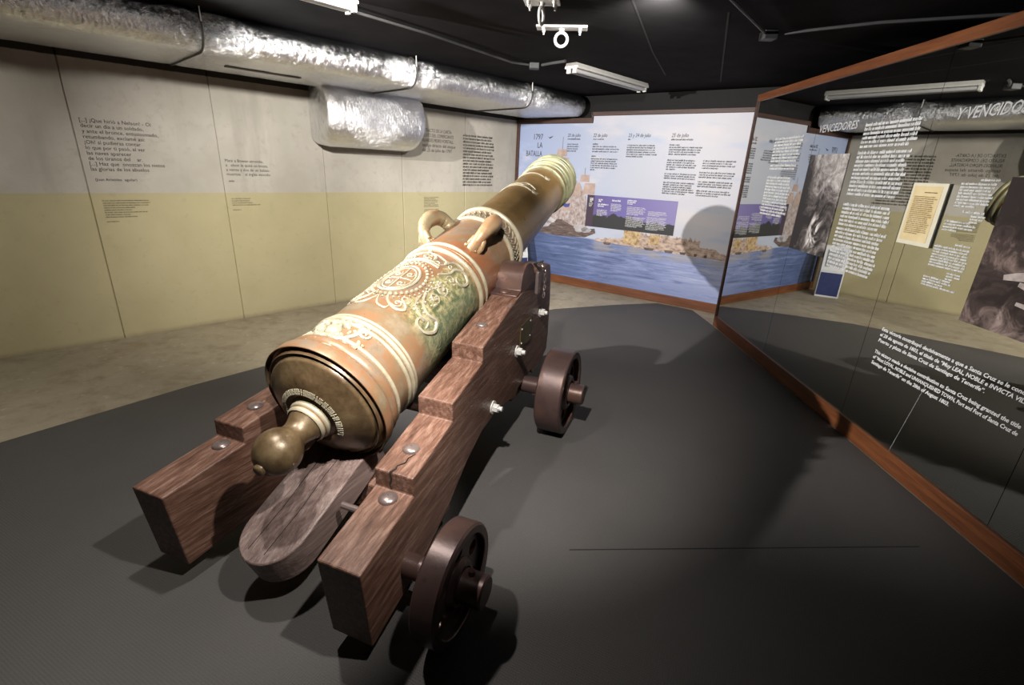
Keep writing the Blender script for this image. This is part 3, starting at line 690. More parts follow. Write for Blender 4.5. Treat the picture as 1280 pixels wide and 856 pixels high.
# ------------------------------------------------------------------ ceiling fittings
def strip_lamp(a, d, length, label):
    d = Vector((d[0], d[1], 0)).normalized(); s = Vector((-d.y, d.x, 0))
    m_ = Matrix(((d.x, s.x, 0, a[0]), (d.y, s.y, 0, a[1]), (0, 0, 1, CEIL), (0, 0, 0, 1)))
    r = tag(empty('fluorescent_lamp', m_), label, 'ceiling lamp', 'fluorescent ceiling lamps')
    b = MB(); pr = [(-0.06, 0), (0.06, 0), (0.075, -0.03), (0.075, -0.045), (-0.075, -0.045), (-0.075, -0.03)]
    b.prism([(0, y, z) for y, z in pr], [(length, y, z) for y, z in pr]); obj('housing', b, M['white_paint'], r, smooth=0)
    for y in (-0.035, 0.035):
        b = MB(); b.tube([(0.03, y, -0.062), (length - 0.03, y, -0.062)], 0.016, 10); obj('tube', b, M['tube_off'], r)
        for x in (0.012, length - 0.012):
            b = MB(); b.box(x - 0.012, x + 0.012, y - 0.02, y + 0.02, -0.085, -0.03); obj('socket', b, M['white_paint'], r, bevel=0.004, smooth=0)
    return r
strip_lamp((0.43, 5.03), (0.69, 0.724), 1.28, 'unlit white fluorescent batten above the mural, beyond the ring plates')
strip_lamp((-1.07, 3.44), (-0.69, -0.724), 1.28, 'white fluorescent batten on the ceiling beside the foil duct')

def ring_plate(c, wx, wy, rot, label, ringdir):
    m_ = Matrix.Translation((c[0], c[1], CEIL)) @ Matrix.Rotation(rot, 4, 'Z')
    r = tag(empty('lifting_ring', m_), label, 'lifting ring', 'lifting rings on the ceiling')
    b = MB(); b.box(-wx / 2, wx / 2, -wy / 2, wy / 2, -0.014, 0.0); obj('plate', b, M['white_paint'], r, bevel=0.003, smooth=0)
    for x in (-wx * 0.36, wx * 0.36):
        for y in ((-wy * 0.3, wy * 0.3)):
            b = MB(); b.lathe([(-0.014, 0.011), (-0.028, 0.011), (-0.030, 0.006), (-0.044, 0.006)], 10, 'z', (x, y, 0), True); obj('bolt', b, M['white_paint'], r)
    b = MB(); b.lathe([(-0.012, 0.02), (-0.03, 0.016), (-0.04, 0.012)], 14, 'z', close=True); obj('shank', b, M['white_paint'], r)
    u = Vector((math.cos(ringdir), math.sin(ringdir), 0))
    b = MB(); b.torus((0, 0, -0.078), 0.042, 0.010, u, (0, 0, 1)); obj('ring', b, M['white_paint'], r)
ring_plate((0.085, 3.33), 0.21, 0.12, math.radians(-8), 'white ceiling plate with lifting ring seen edge on, nearer the viewer', math.radians(78))
ring_plate((0.245, 3.86), 0.35, 0.10, math.radians(-6), 'white ceiling plate with lifting ring seen face on, beside the lamp', math.radians(0))

def conduit(pts, label, boxes=(), rad=0.009):
    r = tag(empty('conduit', Matrix.Translation((pts[0][0], pts[0][1], CEIL))), label, 'conduit')
    o = Vector((pts[0][0], pts[0][1], 0))
    b = MB(); b.tube([(p[0] - o.x, p[1] - o.y, -0.02) for p in pts], rad, 8); obj('pipe', b, M['conduit'], r)
    for x, y in boxes:
        b = MB(); b.box(x - o.x - 0.045, x - o.x + 0.045, y - o.y - 0.045, y - o.y + 0.045, -0.05, 0.0); obj('junction_box', b, M['conduit'], r, bevel=0.006, smooth=0)
conduit([(0.6, 2.45), (1.113, 3.11), (1.60, 3.73)], 'black conduit running towards the junction box over the mirror partition', [(1.625, 3.745)])
conduit([(1.71, 3.70), (1.808, 3.606), (2.11, 3.377), (2.617, 3.15), (3.2, 2.95)], 'thin conduit leaving the junction box over the mirror rail')
conduit([(-1.5, 3.2), (-1.085, 3.706), (-0.751, 4.107), (-0.119, 5.025), (0.06, 5.11)], 'thin black conduit beside the duct between two fluorescent battens', [(0.09, 5.12)])
conduit([(0.16, 5.08), (0.25, 4.97), (0.36, 4.86)], 'short cable from the clip to the fluorescent batten', rad=0.012)

# ------------------------------------------------------------------ small information stand in the far corner
m_ = Matrix.Translation((0.0, 7.15, -0.004)) @ Matrix.Rotation(math.radians(28), 4, 'Z')
ks_ = tag(empty('information_stand', m_), 'small white and blue information stand in the corner behind the barrel', 'stand')
mb = MB(); side = [(-0.13, 0.0), (0.13, 0.0), (0.13, 0.62), (0.08, 0.74), (0.0, 0.74), (-0.10, 0.40)]
mb.prism([(-0.15, y, z) for y, z in side], [(0.15, y, z) for y, z in side]); obj('body', mb, plain('white_laminate', (0.72, 0.73, 0.75), 0.45, var=0.03), ks_, bevel=0.006, smooth=0)
mb = MB(); mb.prism([(-0.135, -0.134, 0.03), (0.135, -0.134, 0.03), (0.135, -0.108, 0.36), (-0.135, -0.108, 0.36)], [(-0.135, -0.122, 0.03), (0.135, -0.122, 0.03), (0.135, -0.096, 0.36), (-0.135, -0.096, 0.36)]); obj('front_panel', mb, plain('navy_panel', (0.035, 0.045, 0.14), 0.45), ks_, smooth=0)
mb = MB(); mb.prism([(-0.10, -0.098, 0.45), (0.10, -0.098, 0.45), (0.10, -0.032, 0.68), (-0.10, -0.032, 0.68)], [(-0.10, -0.085, 0.45), (0.10, -0.085, 0.45), (0.10, -0.02, 0.68), (-0.10, -0.02, 0.68)]); obj('screen', mb, plain('grey_screen', (0.40, 0.41, 0.43), 0.4), ks_, smooth=0)

# ------------------------------------------------------------------ gun carriage (local x = right, y = forward, z = up)
PHI = 0.3595
CM = Matrix.Translation((-0.9122, 1.2906, 0.001)) @ Matrix.Rotation(-PHI, 4, 'Z')
car = tag(empty('gun_carriage', CM), 'dark timber gun carriage with stepped cheeks and four iron wheels', 'gun carriage')
CA, CT, TP = 0.352, 0.1669, 0.0735
UF, RF, VF, WF = 1.838, 0.268, 0.700, 0.160
UR, RR, VR, WR = 0.272, 0.214, 0.735, 0.095
# shift of the wheel tracks after scaling the carriage towards the camera
prof = [(0.0, 0.4186), (0.3389, 0.4641), (0.3389, 0.5387), (0.6827, 0.5922), (0.6827, 0.6742), (1.0309, 0.7228), (1.0309, 0.8016), (1.475, 0.888),
        (1.62, 0.912), (1.70, 0.925), (1.86, 0.955), (1.98, 0.972), (2.30, 0.985), (2.38, 0.965), (2.42, 0.90), (2.455, 0.70), (2.47, 0.42), (2.45, 0.30),
        (2.30, 0.26), (2.05, 0.255), (2.0, 0.30), (1.70, 0.30), (1.62, 0.255), (1.50, 0.30), (1.30, 0.345), (1.05, 0.345), (0.85, 0.29), (0.66, 0.20), (0.52, 0.15), (0.34, 0.105), (0.0361, 0.0789)]
for s in (-1, 1):
    mb = MB()
    mb.prism([(s * (CA - TP * u), u, z) for u, z in prof], [(s * (CA + CT - TP * u), u, z) for u, z in prof])
    ck = obj('cheek', mb, M['oak'], car, bevel=0.006, smooth=0)
    ck['label'] = 'stepped timber side cheek'
def top_z(u):
    for (a, za), (b, zb) in zip(prof[:13], prof[1:13]):
        if a <= u <= b and b > a: return za + (zb - za) * (u - a) / (b - a)
    return 0.9
def dome(mb, c, r, ax='z', h=0.45):
    mb.lathe([(-0.01, r * 0.98), (0.002, r), (h * r * 0.4, r * 0.93), (h * r * 0.75, r * 0.68), (h * r * 0.95, r * 0.36), (h * r, 0.002)], 20, ax, c)
def bolt(c, r): 
    b = MB(); dome(b, c, r); return obj('bolt', b, M['iron_light'], car, smooth=60)
for s in (-1, 1):
    for u, r, dv in ((0.298, 0.036, 0), (0.475, 0.034, 0.0), (1.23, 0.030, 0), (0.86, 0.001, 0)):
        if r < 0.01: continue
        bolt((s * (CA + CT / 2 - TP * u + dv), u, top_z(u)), r)
    bolt((s * (CA + CT - 0.012 - TP * 1.475), 1.475, top_z(1.475)), 0.014)
    # hexagon nuts with washers on the outer face
    for u, z in ((2.156, 0.672), (1.608, 0.577), (1.197, 0.406)):
        v = CA + CT - TP * u
        b = MB(); b.lathe([(0.0, 0.036), (0.008, 0.036)], 20, 'x', close=True); b.lathe([(0.008, 0.024), (0.036, 0.024)], 6, 'x', close=True); b.lathe([(0.036, 0.013), (0.056, 0.013)], 10, 'x', close=True)
        if s < 0: b.v = [(-x, y, z_) for x, y, z_ in b.v]
        b.v = [(x + s * v, y + u, z_ + z) for x, y, z_ in b.v]
        obj('nut', b, M['zinc'], car)
# brass plate on the right cheek
b = MB(); v0 = CA + CT
q = [(1.668, 0.573), (1.906, 0.563), (1.906, 0.714), (1.668, 0.715)]
b.prism([(v0 - TP * u, u, z) for u, z in q], [(v0 - TP * u + 0.006, u, z) for u, z in q]); pl = obj('name_plate', b, M['brass'], car, smooth=0); pl['label'] = 'small brass plate'
for u, z in ((1.69, 0.60), (1.885, 0.59), (1.885, 0.69), (1.69, 0.69)):
    b = MB(); b.lathe([(0.0, 0.007), (0.004, 0.005), (0.005, 0.001)], 8, 'x', (v0 - TP * u + 0.005, u, z)); obj('plate_screw', b, M['zinc'], pl)
# crack across the right lower step
b = MB(); pts = [(CA + 0.045, 0.338, 0.5395), (CA + 0.055, 0.36, 0.543), (CA + 0.05, 0.375, 0.545), (CA + 0.07, 0.40, 0.549), (CA + 0.066, 0.425, 0.553), (CA + 0.08, 0.455, 0.557)]
b.tube(pts, [0.005, 0.004, 0.003, 0.004, 0.003, 0.002], 4); obj('crack', b, M['crack'], car)
b = MB(); b.tube([(CA + 0.045, 0.3375, 0.5395), (CA + 0.05, 0.3365, 0.51), (CA + 0.042, 0.3365, 0.49), (CA + 0.048, 0.337, 0.468)], [0.005, 0.004, 0.003, 0.003], 4); obj('crack', b, M['crack'], car)
# stool bed with rounded tail, sloping up under the breech
b = MB(); hw = 0.135; arc = [(-hw, 0.62), (-hw, 0.165)] + [(-hw * math.cos(a), 0.165 - hw * math.sin(a)) for a in [PI * k / 16 for k in range(1, 16)]] + [(hw, 0.165), (hw, 0.62)]
def tz(u): return 0.222 + 0.385 * u
b.prism([(x, u + 0.05, tz(u) - 0.13) for x, u in arc], [(x, u, tz(u)) for x, u in arc]); st = obj('stool_bed', b, M['oak_grey'], car, bevel=0.006, smooth=30)
st['label'] = 'worn sloping plank with rounded end'
for x in (-0.045, 0.03):
    b = MB(); b.tube([(x, 0.07, tz(0.07) + 0.0002), (x + 0.006, 0.25, tz(0.25) + 0.0002), (x - 0.003, 0.40, tz(0.40) + 0.0002), (x + 0.004, 0.55, tz(0.55) + 0.0002)], 0.0016, 4); obj('grain_split', b, M['crack'], st)
# transom, axle trees, cross bolt
def axtree(u, z0, z1, du, vin): 
    b = MB(); b.box(-vin, vin, u - du, u + du, z0, z1); obj('axletree', b, M['oak'], car, bevel=0.01, smooth=0)
axtree(UF, 0.17, 0.37, 0.11, 0.34); axtree(0.62, 0.13, 0.27, 0.08, 0.45)
b = MB(); b.tube([(0.36, UR, RR), (0.66, UR, RR)], 0.045, 16); obj('axle', b, M['iron'], car)
b = MB(); b.tube([(-0.56, UF, RF), (0.56, UF, RF)], 0.055, 16); obj('axle', b, M['iron'], car)
b = MB(); b.box(-(CA - TP * 2.1) - 0.02, (CA - TP * 2.1) + 0.02, 2.05, 2.2, 0.40, 0.70); obj('transom', b, M['oak'], car, bevel=0.006, smooth=0)
b = MB(); b.tube([(0.17, 0.33, 0.325), (0.36, 0.33, 0.325)], 0.014, 10); obj('cross_bolt', b, M['iron_light'], car)
b = MB(); b.tube([(-0.30, 0.95, 0.45), (0.30, 0.95, 0.45)], 0.02, 10); obj('cross_bolt', b, M['iron'], car)
# wheels: rim, pierced disc, hub
def pierced_disc(r_out, r_in, holes, r_c, r_h, thick):
    cu = bpy.data.curves.new('disc', 'CURVE'); cu.dimensions = '2D'; cu.fill_mode = 'BOTH'; cu.extrude = thick / 2
    def circle(cx, cy, r, n):
        sp = cu.splines.new('POLY'); sp.points.add(n - 1); sp.use_cyclic_u = True
        for k in range(n):
            a = 2 * PI * k / n; sp.points[k].co = (cx + r * math.cos(a), cy + r * math.sin(a), 0, 1)
    circle(0, 0, r_out, 56); circle(0, 0, r_in, 28)
    for k in range(holes):
        a = 2 * PI * (k + 0.5) / holes; circle(r_c * math.cos(a), r_c * math.sin(a), r_h, 18)
    ob = bpy.data.objects.new('disc_tmp', cu); COL.objects.link(ob); bpy.context.view_layer.update()
    me = bpy.data.meshes.new_from_object(ob.evaluated_get(bpy.context.evaluated_depsgraph_get()))
    vs = [(v.co.z, v.co.x, v.co.y) for v in me.vertices]; fs = [tuple(p.vertices) for p in me.polygons]
    bpy.data.objects.remove(ob); bpy.data.curves.remove(cu); bpy.data.meshes.remove(me)
    return vs, fs
def wheel(s, u, r, v_out, wd):
    wroot = empty('wheel'); wroot.parent = car; wroot.location = (s * v_out, u, r)
    ti = 0.035 * r / 0.2
    b = MB(); x0, x1 = -wd, 0.0
    b.lathe([(x1 - 0.004, r - ti), (x1, r - ti + 0.003), (x1, r - 0.008), (x1 - 0.008, r), (x0 + 0.008, r), (x0, r - 0.008), (x0, r - ti), (x1 - 0.004, r - ti)], 64, 'x')
    meshes = [('rim', b)]
    d = MB(); v_, f_ = pierced_disc(r - ti + 0.002, 0.05, 6, r * 0.60, r * 0.135, wd * 0.35); d.add([(x - wd * 0.42, y, z) for x, y, z in v_], f_); meshes.append(('disc', d))
    hb = MB(); hb.lathe([(-wd + 0.004, 0.05), (-wd + 0.004, r * 0.40), (-wd * 0.6, r * 0.44), (-wd * 0.22, r * 0.44), (-0.012, r * 0.40), (-0.004, r * 0.36), (-0.004, r * 0.30), (-0.014, r * 0.29)], 40, 'x'); meshes.append(('hub', hb))
    ax = MB(); ra = r * 0.275 if r < 0.24 else r * 0.235
    e = 0.085
    ax.lathe([(-wd - 0.05, ra), (e - 0.006, ra), (e, ra - 0.006), (e, 0.002)], 32, 'x'); meshes.append(('axle_end', ax))
    pn = MB(); pn.tube([(0.028, 0, -ra - 0.018), (0.028, 0, ra + 0.02)], 0.012, 8); meshes.append(('linchpin', pn))
    for nm, m_ in meshes:
        if s < 0: m_.v = [(-x, y, z) for x, y, z in m_.v]
        obj(nm, m_, M['iron'], wroot)
for s in (-1, 1):
    wheel(s, UF, RF, VF, WF)
wheel(1, UR, RR, VR, WR)
# trunnion caps with hinge, key and chain
TU, TZ = 1.775, 0.965
for s in (-1, 1):
    vi, vo = CA - TP * TU - 0.004, CA + CT - TP * TU + 0.006
    outer = [(TU - 0.19, 0.90), (TU - 0.19, 0.918), (TU - 0.125, 0.932)] + [(TU - 0.112 * math.cos(a), TZ + 0.112 * math.sin(a)) for a in [PI * k / 14 for k in range(1, 14)]] + [(TU + 0.125, 0.975), (TU + 0.20, 0.985), (TU + 0.20, 0.96)]
    b = MB(); b.prism([(s * vi, u, z) for u, z in outer], [(s * vo, u, z) for u, z in outer]); cap = obj('trunnion_cap', b, M['iron'], car, bevel=0.004, smooth=40)
    b = MB(); dome(b, (s * (vi + vo) / 2, TU - 0.155, 0.925), 0.036); obj('bolt', b, M['iron'], cap, smooth=60)
    b = MB(); b.box(min(s * vo, s * (vo + 0.02)), max(s * vo, s * (vo + 0.02)), TU + 0.13, TU + 0.19, 0.86, 1.0); obj('key', b, M['iron_light'], cap, bevel=0.003, smooth=0)
    b = MB(); pts = [(s * (vo + 0.022), TU + 0.10, 1.05), (s * (vo + 0.03), TU + 0.16, 1.035), (s * (vo + 0.035), TU + 0.20, 1.00), (s * (vo + 0.036), TU + 0.215, 0.95), (s * (vo + 0.036), TU + 0.22, 0.90), (s * (vo + 0.036), TU + 0.215, 0.85), (s * (vo + 0.034), TU + 0.21, 0.81)]
    fine = []
    for i in range(len(pts) - 1):
        for k in range(2): fine.append(Vector(pts[i]).lerp(Vector(pts[i + 1]), k / 2))
    for i, p in enumerate(fine[:-1]):
        d = (fine[i + 1] - p).normalized(); side = d.cross(Vector((1, 0, 0)) if i % 2 else Vector((0.6, 0.8, 0.1))).normalized(); c = (p + fine[i + 1]) / 2
        b.tube([c + d * 0.019 * math.cos(2 * PI * k / 10) + side * 0.011 * math.sin(2 * PI * k / 10) for k in range(10)], 0.0038, 5, closed=True)
    obj('chain', b, M['iron_light'], cap)
    b = MB(); b.prism([(s * (vo + 0.004), TU + 0.06, 1.065), (s * (vo + 0.004), TU + 0.25, 1.055), (s * (vo + 0.004), TU + 0.20, 0.985)], [(s * (vo + 0.010), TU + 0.06, 1.065), (s * (vo + 0.010), TU + 0.25, 1.055), (s * (vo + 0.010), TU + 0.20, 0.985)]); obj('hinge_leaf', b, M['brass'], cap, smooth=0)

# ------------------------------------------------------------------ bronze cannon (local y = along the bore, z = up)
EL = 0.2809
base_w = CM @ Vector((0, 0.465, 0.660))
BM = Matrix.Translation(base_w) @ Matrix.Rotation(-PHI, 4, 'Z') @ Matrix.Rotation(EL, 4, 'X')
gun = tag(empty('bronze_cannon', BM), 'antique bronze cannon barrel with green patina resting on the carriage', 'cannon')
BODY = [(0.055, 0.270), (0.10, 0.262), (0.20, 0.256), (0.30, 0.2535), (0.60, 0.249), (0.95, 0.245), (1.00, 0.244), (1.10, 0.243), (1.30, 0.240), (1.48, 0.238), (1.63, 0.236), (1.66, 0.222), (1.70, 0.218), (2.1, 0.209), (2.5, 0.198), (2.74, 0.191), (2.80, 0.192), (2.95, 0.200), (3.05, 0.204), (3.12, 0.200), (3.133, 0.190)]
def R(s):
    for (a, ra), (b, rb) in zip(BODY, BODY[1:]):
        if a <= s <= b: return ra + (rb - ra) * (s - a) / (b - a)
    return BODY[0][1]
dense = []
for (a, ra), (b, rb) in zip(BODY, BODY[1:]):
    k = max(1, int((b - a) / 0.06)); dense += [(a + (b - a) * i / k, ra + (rb - ra) * i / k) for i in range(k)]
dense.append(BODY[-1])
mb = MB(); mb.lathe(dense + [(3.134, 0.11), (3.125, 0.078), (1.5, 0.076), (1.5, 0.001)], 96); obj('barrel', mb, M['bronze'], gun, smooth=50)
# base ring and breech face
mb = MB(); mb.lathe([(0.06, 0.266), (0.058, 0.284), (0.05, 0.290), (0.010, 0.292), (0.001, 0.2905), (0.0, 0.288), (0.026, 0.282), (0.030, 0.270), (-0.004, 0.2655), (-0.008, 0.263), (-0.006, 0.260), (0.010, 0.256)], 96); obj('base_ring', mb, M['bronze'], gun, smooth=50)
mb = MB(); mb.lathe([(0.004, 0.260), (0.002, 0.248), (-0.016, 0.244), (-0.022, 0.236), (-0.026, 0.222), (-0.050, 0.190), (-0.066, 0.150), (-0.076, 0.122), (-0.072, 0.112), (-0.066, 0.102), (-0.072, 0.090), (-0.085, 0.082)], 96); obj('breech', mb, M['bronze'], gun, smooth=50)
mb = MB(); mb.lathe([(-0.070, 0.080), (-0.076, 0.089), (-0.088, 0.092), (-0.096, 0.086), (-0.098, 0.080), (-0.103, 0.084), (-0.112, 0.085), (-0.119, 0.078)], 56); obj('cascabel_ring', mb, M['ring'], gun, smooth=70)
mb = MB(); cas = [(-0.110, 0.078), (-0.130, 0.066), (-0.150, 0.0585), (-0.166, 0.054), (-0.180, 0.055)]
for k in range(0, 19):
    a = 0.70 + (PI - 0.70) * k / 18; cas.append((-0.258 + 0.089 * math.cos(a), 0.088 * math.sin(a)))
mb.lathe(cas, 56); obj('cascabel', mb, M['bronze'], gun, smooth=60)
mb = MB(); mb.lathe([(-0.338, 0.023), (-0.354, 0.023), (-0.360, 0.017), (-0.362, 0.001)], 24); obj('cascabel_button', mb, M['bronze'], gun, smooth=60)
def torus_ring(name, prof_, mat): 
    b = MB(); b.lathe(prof_, 96); return obj(name, b, mat, gun, smooth=60)
def bead(s, w_, h): 
    r = R(s); return [(s - w_ / 2, r - 0.004)] + [(s - w_ / 2 * math.cos(a), r + h * math.sin(a)) for a in [PI * k / 8 for k in range(9)]] + [(s + w_ / 2, r - 0.004)]
torus_ring('moulding', bead(0.092, 0.050, 0.014), M['bronze']); torus_ring('moulding', bead(0.135, 0.02, 0.008), M['ring'])
torus_ring('reinforce_ring', bead(0.232, 0.020, 0.010), M['ring']); torus_ring('reinforce_ring', bead(0.260, 0.024, 0.014), M['ring']); torus_ring('reinforce_ring', bead(0.288, 0.016, 0.008), M['ring'])
torus_ring('reinforce_ring', bead(0.995, 0.030, 0.018), M['ring']); torus_ring('reinforce_ring', bead(1.035, 0.020, 0.010), M['bronze']); torus_ring('reinforce_ring', bead(1.066, 0.026, 0.014), M['ring'])
torus_ring('reinforce_ring', bead(1.475, 0.032, 0.018), M['ring']); torus_ring('reinforce_ring', bead(1.632, 0.036, 0.022), M['ring'])
for s_, w_, h_ in ((2.765, 0.028, 0.020), (2.845, 0.024, 0.016), (2.88, 0.034, 0.024), (2.955, 0.030, 0.022), (3.005, 0.022, 0.014), (3.055, 0.030, 0.016), (3.105, 0.03, 0.010)):
    torus_ring('muzzle_moulding', bead(s_, w_, h_), M['ring'])
# drape helpers: arc length a to the right of the top line
def on(s, a, off=0.0):
    r = R(s); t_ = a / r; return Vector(((r + off) * math.sin(t_), s, (r + off) * math.cos(t_)))
def drape(mb, pts, rad, off=0.001, sub=4):
    out_ = []
    P = [Vector((p[0], p[1])) for p in pts]
    for i in range(len(P) - 1):
        p0 = P[max(0, i - 1)]; p1 = P[i]; p2 = P[i + 1]; p3 = P[min(len(P) - 1, i + 2)]
        for k in range(sub):
            t_ = k / sub
            out_.append(0.5 * ((2 * p1) + (p2 - p0) * t_ + (2 * p0 - 5 * p1 + 4 * p2 - p3) * t_ ** 2 + (-p0 + 3 * p1 - 3 * p2 + p3) * t_ ** 3))
    out_.append(P[-1])
    n_ = len(out_)
    mb.tube([on(p.x, p.y, off) for p in out_], [rad * (0.55 + 0.45 * math.sin(PI * min(1, max(0, i / (n_ - 1))))) for i in range(n_)], 6)
def spiral(s0, a0, r0, turns, ang0, dirn, shrink=0.12, n=22):
    return [(s0 + r0 * (1 - (1 - shrink) * k / n) * math.cos(ang0 + dirn * 2 * PI * turns * k / n), a0 + r0 * (1 - (1 - shrink) * k / n) * math.sin(ang0 + dirn * 2 * PI * turns * k / n)) for k in range(n + 1)]
# coat of arms on the first reinforce: oval shield, crown toward the muzzle, collar of beads, scrolls on both flanks
mb = MB(); S0 = 0.655
mb_el = [(S0 + 0.125 * math.cos(t_), 0.085 * math.sin(t_)) for t_ in [2 * PI * k / 28 for k in range(29)]]
drape(mb, mb_el, 0.010); drape(mb, [(S0 + (x - S0) * 0.83, y * 0.83) for x, y in mb_el], 0.006)
drape(mb, [(S0 - 0.10, 0), (S0 + 0.10, 0)], 0.005); drape(mb, [(S0, -0.07), (S0, 0.07)], 0.005)
for cs_, ca_ in ((S0 + 0.045, 0.033), (S0 - 0.045, 0.033), (S0 + 0.045, -0.033), (S0 - 0.045, -0.033)):
    drape(mb, spiral(cs_, ca_, 0.022, 1.3, 0.6, 1), 0.005)
for t_ in [2 * PI * k / 34 for k in range(34)]:
    p = on(S0 + 0.158 * math.cos(t_), 0.122 * math.sin(t_), 0.003); mb.ball(p, 0.0095, 8)
for t_ in [2 * PI * k / 40 for k in range(40)]:
    p = on(S0 + 0.180 * math.cos(t_), 0.148 * math.sin(t_), 0.002); mb.ball(p, 0.006, 6)
# crown
drape(mb, [(S0 + 0.185, -0.11), (S0 + 0.20, 0), (S0 + 0.185, 0.11)], 0.010); drape(mb, [(S0 + 0.205, -0.105), (S0 + 0.22, 0), (S0 + 0.205, 0.105)], 0.006)
for a_ in (-0.10, -0.05, 0.0, 0.05, 0.10):
    drape(mb, [(S0 + 0.215, a_), (S0 + 0.255, a_ * 1.25), (S0 + 0.285, a_ * 0.55), (S0 + 0.295, 0)], 0.006); mb.ball(on(S0 + 0.245, a_ * 1.2, 0.004), 0.011, 8)
mb.ball(on(S0 + 0.302, 0, 0.004), 0.014, 8)
for sg in (-1, 1):
    # long flank scroll falling to the rear
    drape(mb, [(S0 - 0.02, sg * 0.155), (S0 - 0.09, sg * 0.185), (S0 - 0.12, sg * 0.235), (S0 - 0.10, sg * 0.285), (S0 - 0.145, sg * 0.315), (S0 - 0.205, sg * 0.285), (S0 - 0.215, sg * 0.235), (S0 - 0.18, sg * 0.22), (S0 - 0.165, sg * 0.245)], 0.010)
    drape(mb, [(S0 - 0.05, sg * 0.15), (S0 - 0.13, sg * 0.165), (S0 - 0.16, sg * 0.215), (S0 - 0.15, sg * 0.262), (S0 - 0.185, sg * 0.275)], 0.007)
    # curl towards the muzzle
    drape(mb, [(S0 + 0.14, sg * 0.13), (S0 + 0.20, sg * 0.17), (S0 + 0.25, sg * 0.175), (S0 + 0.285, sg * 0.215), (S0 + 0.262, sg * 0.265), (S0 + 0.215, sg * 0.262), (S0 + 0.195, sg * 0.225), (S0 + 0.215, sg * 0.205)], 0.009)
    drape(mb, [(S0 + 0.25, sg * 0.12), (S0 + 0.295, sg * 0.15), (S0 + 0.30, sg * 0.20), (S0 + 0.27, sg * 0.21)], 0.007)
    drape(mb, spiral(S0 + 0.07, sg * 0.20, 0.035, 1.4, 0.3, sg), 0.007); drape(mb, spiral(S0 - 0.01, sg * 0.205, 0.030, 1.4, 2.0, -sg), 0.006)
    drape(mb, [(S0 - 0.13, sg * 0.03), (S0 - 0.19, sg * 0.055), (S0 - 0.225, sg * 0.11), (S0 - 0.20, sg * 0.15), (S0 - 0.165, sg * 0.125), (S0 - 0.18, sg * 0.10)], 0.008)
    drape(mb, [(S0 - 0.17, 0), (S0 - 0.235, sg * 0.03), (S0 - 0.25, sg * 0.075), (S0 - 0.225, sg * 0.085)], 0.006)
    r_ = random.Random(5 + sg)
    for k in range(46):
        s_ = S0 + r_.uniform(-0.16, 0.17); a_ = sg * r_.uniform(0.15, 0.235); mb.ball(on(s_, a_, -0.001), r_.uniform(0.005, 0.010), 6)
r_ = random.Random(31)
for k in range(44):
    s_ = S0 + r_.uniform(-0.20, 0.27); a_ = r_.uniform(-0.22, 0.22)
    if ((s_ - S0) / 0.15) ** 2 + (a_ / 0.10) ** 2 < 1: continue
    drape(mb, spiral(s_, a_, r_.uniform(0.014, 0.028), 1.2, r_.uniform(0, 6), r_.choice((-1, 1)), n=14), 0.005, sub=2)
arms = obj('coat_of_arms', mb, M['relief'], gun); arms['label'] = 'raised coat of arms with crown and scrolls'
# vent field ornament: lumpy mask and leaves
mb = MB(); r_ = random.Random(2)
for sg in (-1, 1):
    drape(mb, [(0.10, 0), (0.13, sg * 0.06), (0.19, sg * 0.095), (0.24, sg * 0.08), (0.235, sg * 0.045)], 0.012)
    drape(mb, [(0.075, sg * 0.02), (0.085, sg * 0.10), (0.13, sg * 0.135), (0.165, sg * 0.12)], 0.010)
    drape(mb, spiral(0.21, sg * 0.115, 0.028, 1.3, 0, sg), 0.008)
for k in range(46):
    s_ = r_.uniform(0.085, 0.26); a_ = r_.gauss(0, 0.05); mb.ball(on(s_, a_, 0.001), r_.uniform(0.006, 0.016), 8)
mb.ball(on(0.165, 0, 0.0), 0.036, 14, sz=0.7); mb.ball(on(0.215, 0.03, 0.0), 0.02, 10); mb.ball(on(0.215, -0.03, 0.0), 0.02, 10)
vf = obj('vent_ornament', mb, M['relief'], gun); vf['label'] = 'lumpy leaf ornament at the vent'
# ornamental band between the trunnion rings
mb = MB()
for k in range(40):
    t_ = 2 * PI * k / 40; r0 = R(1.55) 
    a0 = t_ * r0
    drape(mb, [(1.515, a0 - 0.012), (1.555, a0 + 0.014), (1.595, a0 - 0.008), (1.60, a0 - 0.02)], 0.006, sub=3); mb.ball(on(1.535, a0 + 0.02, 0.002), 0.006, 6)
obj('scroll_band', mb, M['relief'], gun)
# name ribbons on the chase
for s_, wdt in ((2.26, 0.16), (2.60, 0.14)):
    mb = MB()
    drape(mb, [(s_ - 0.02, -wdt), (s_ - 0.01, -wdt * 0.4), (s_ - 0.015, wdt * 0.3), (s_ - 0.03, wdt * 0.7)], 0.007)
    if s_ < 2.5:
        drape(mb, [(s_ + 0.05, -wdt * 0.7), (s_ + 0.03, -wdt * 0.1), (s_ + 0.06, wdt * 0.3), (s_ + 0.03, wdt * 0.8)], 0.007); drape(mb, [(s_ - 0.01, -wdt * 0.5), (s_ + 0.05, -wdt * 0.2), (s_ + 0.01, wdt * 0.2), (s_ + 0.06, wdt * 0.5)], 0.005)
    for dx in (0.0, 0.012, 0.024):
        drape(mb, [(s_ - 0.02 + dx, wdt * 0.7), (s_ - 0.035 + dx, wdt * 0.85), (s_ - 0.025 + dx * 1.6, wdt * 1.02)], 0.005)
    obj('ribbon_relief', mb, M['relief'], gun)
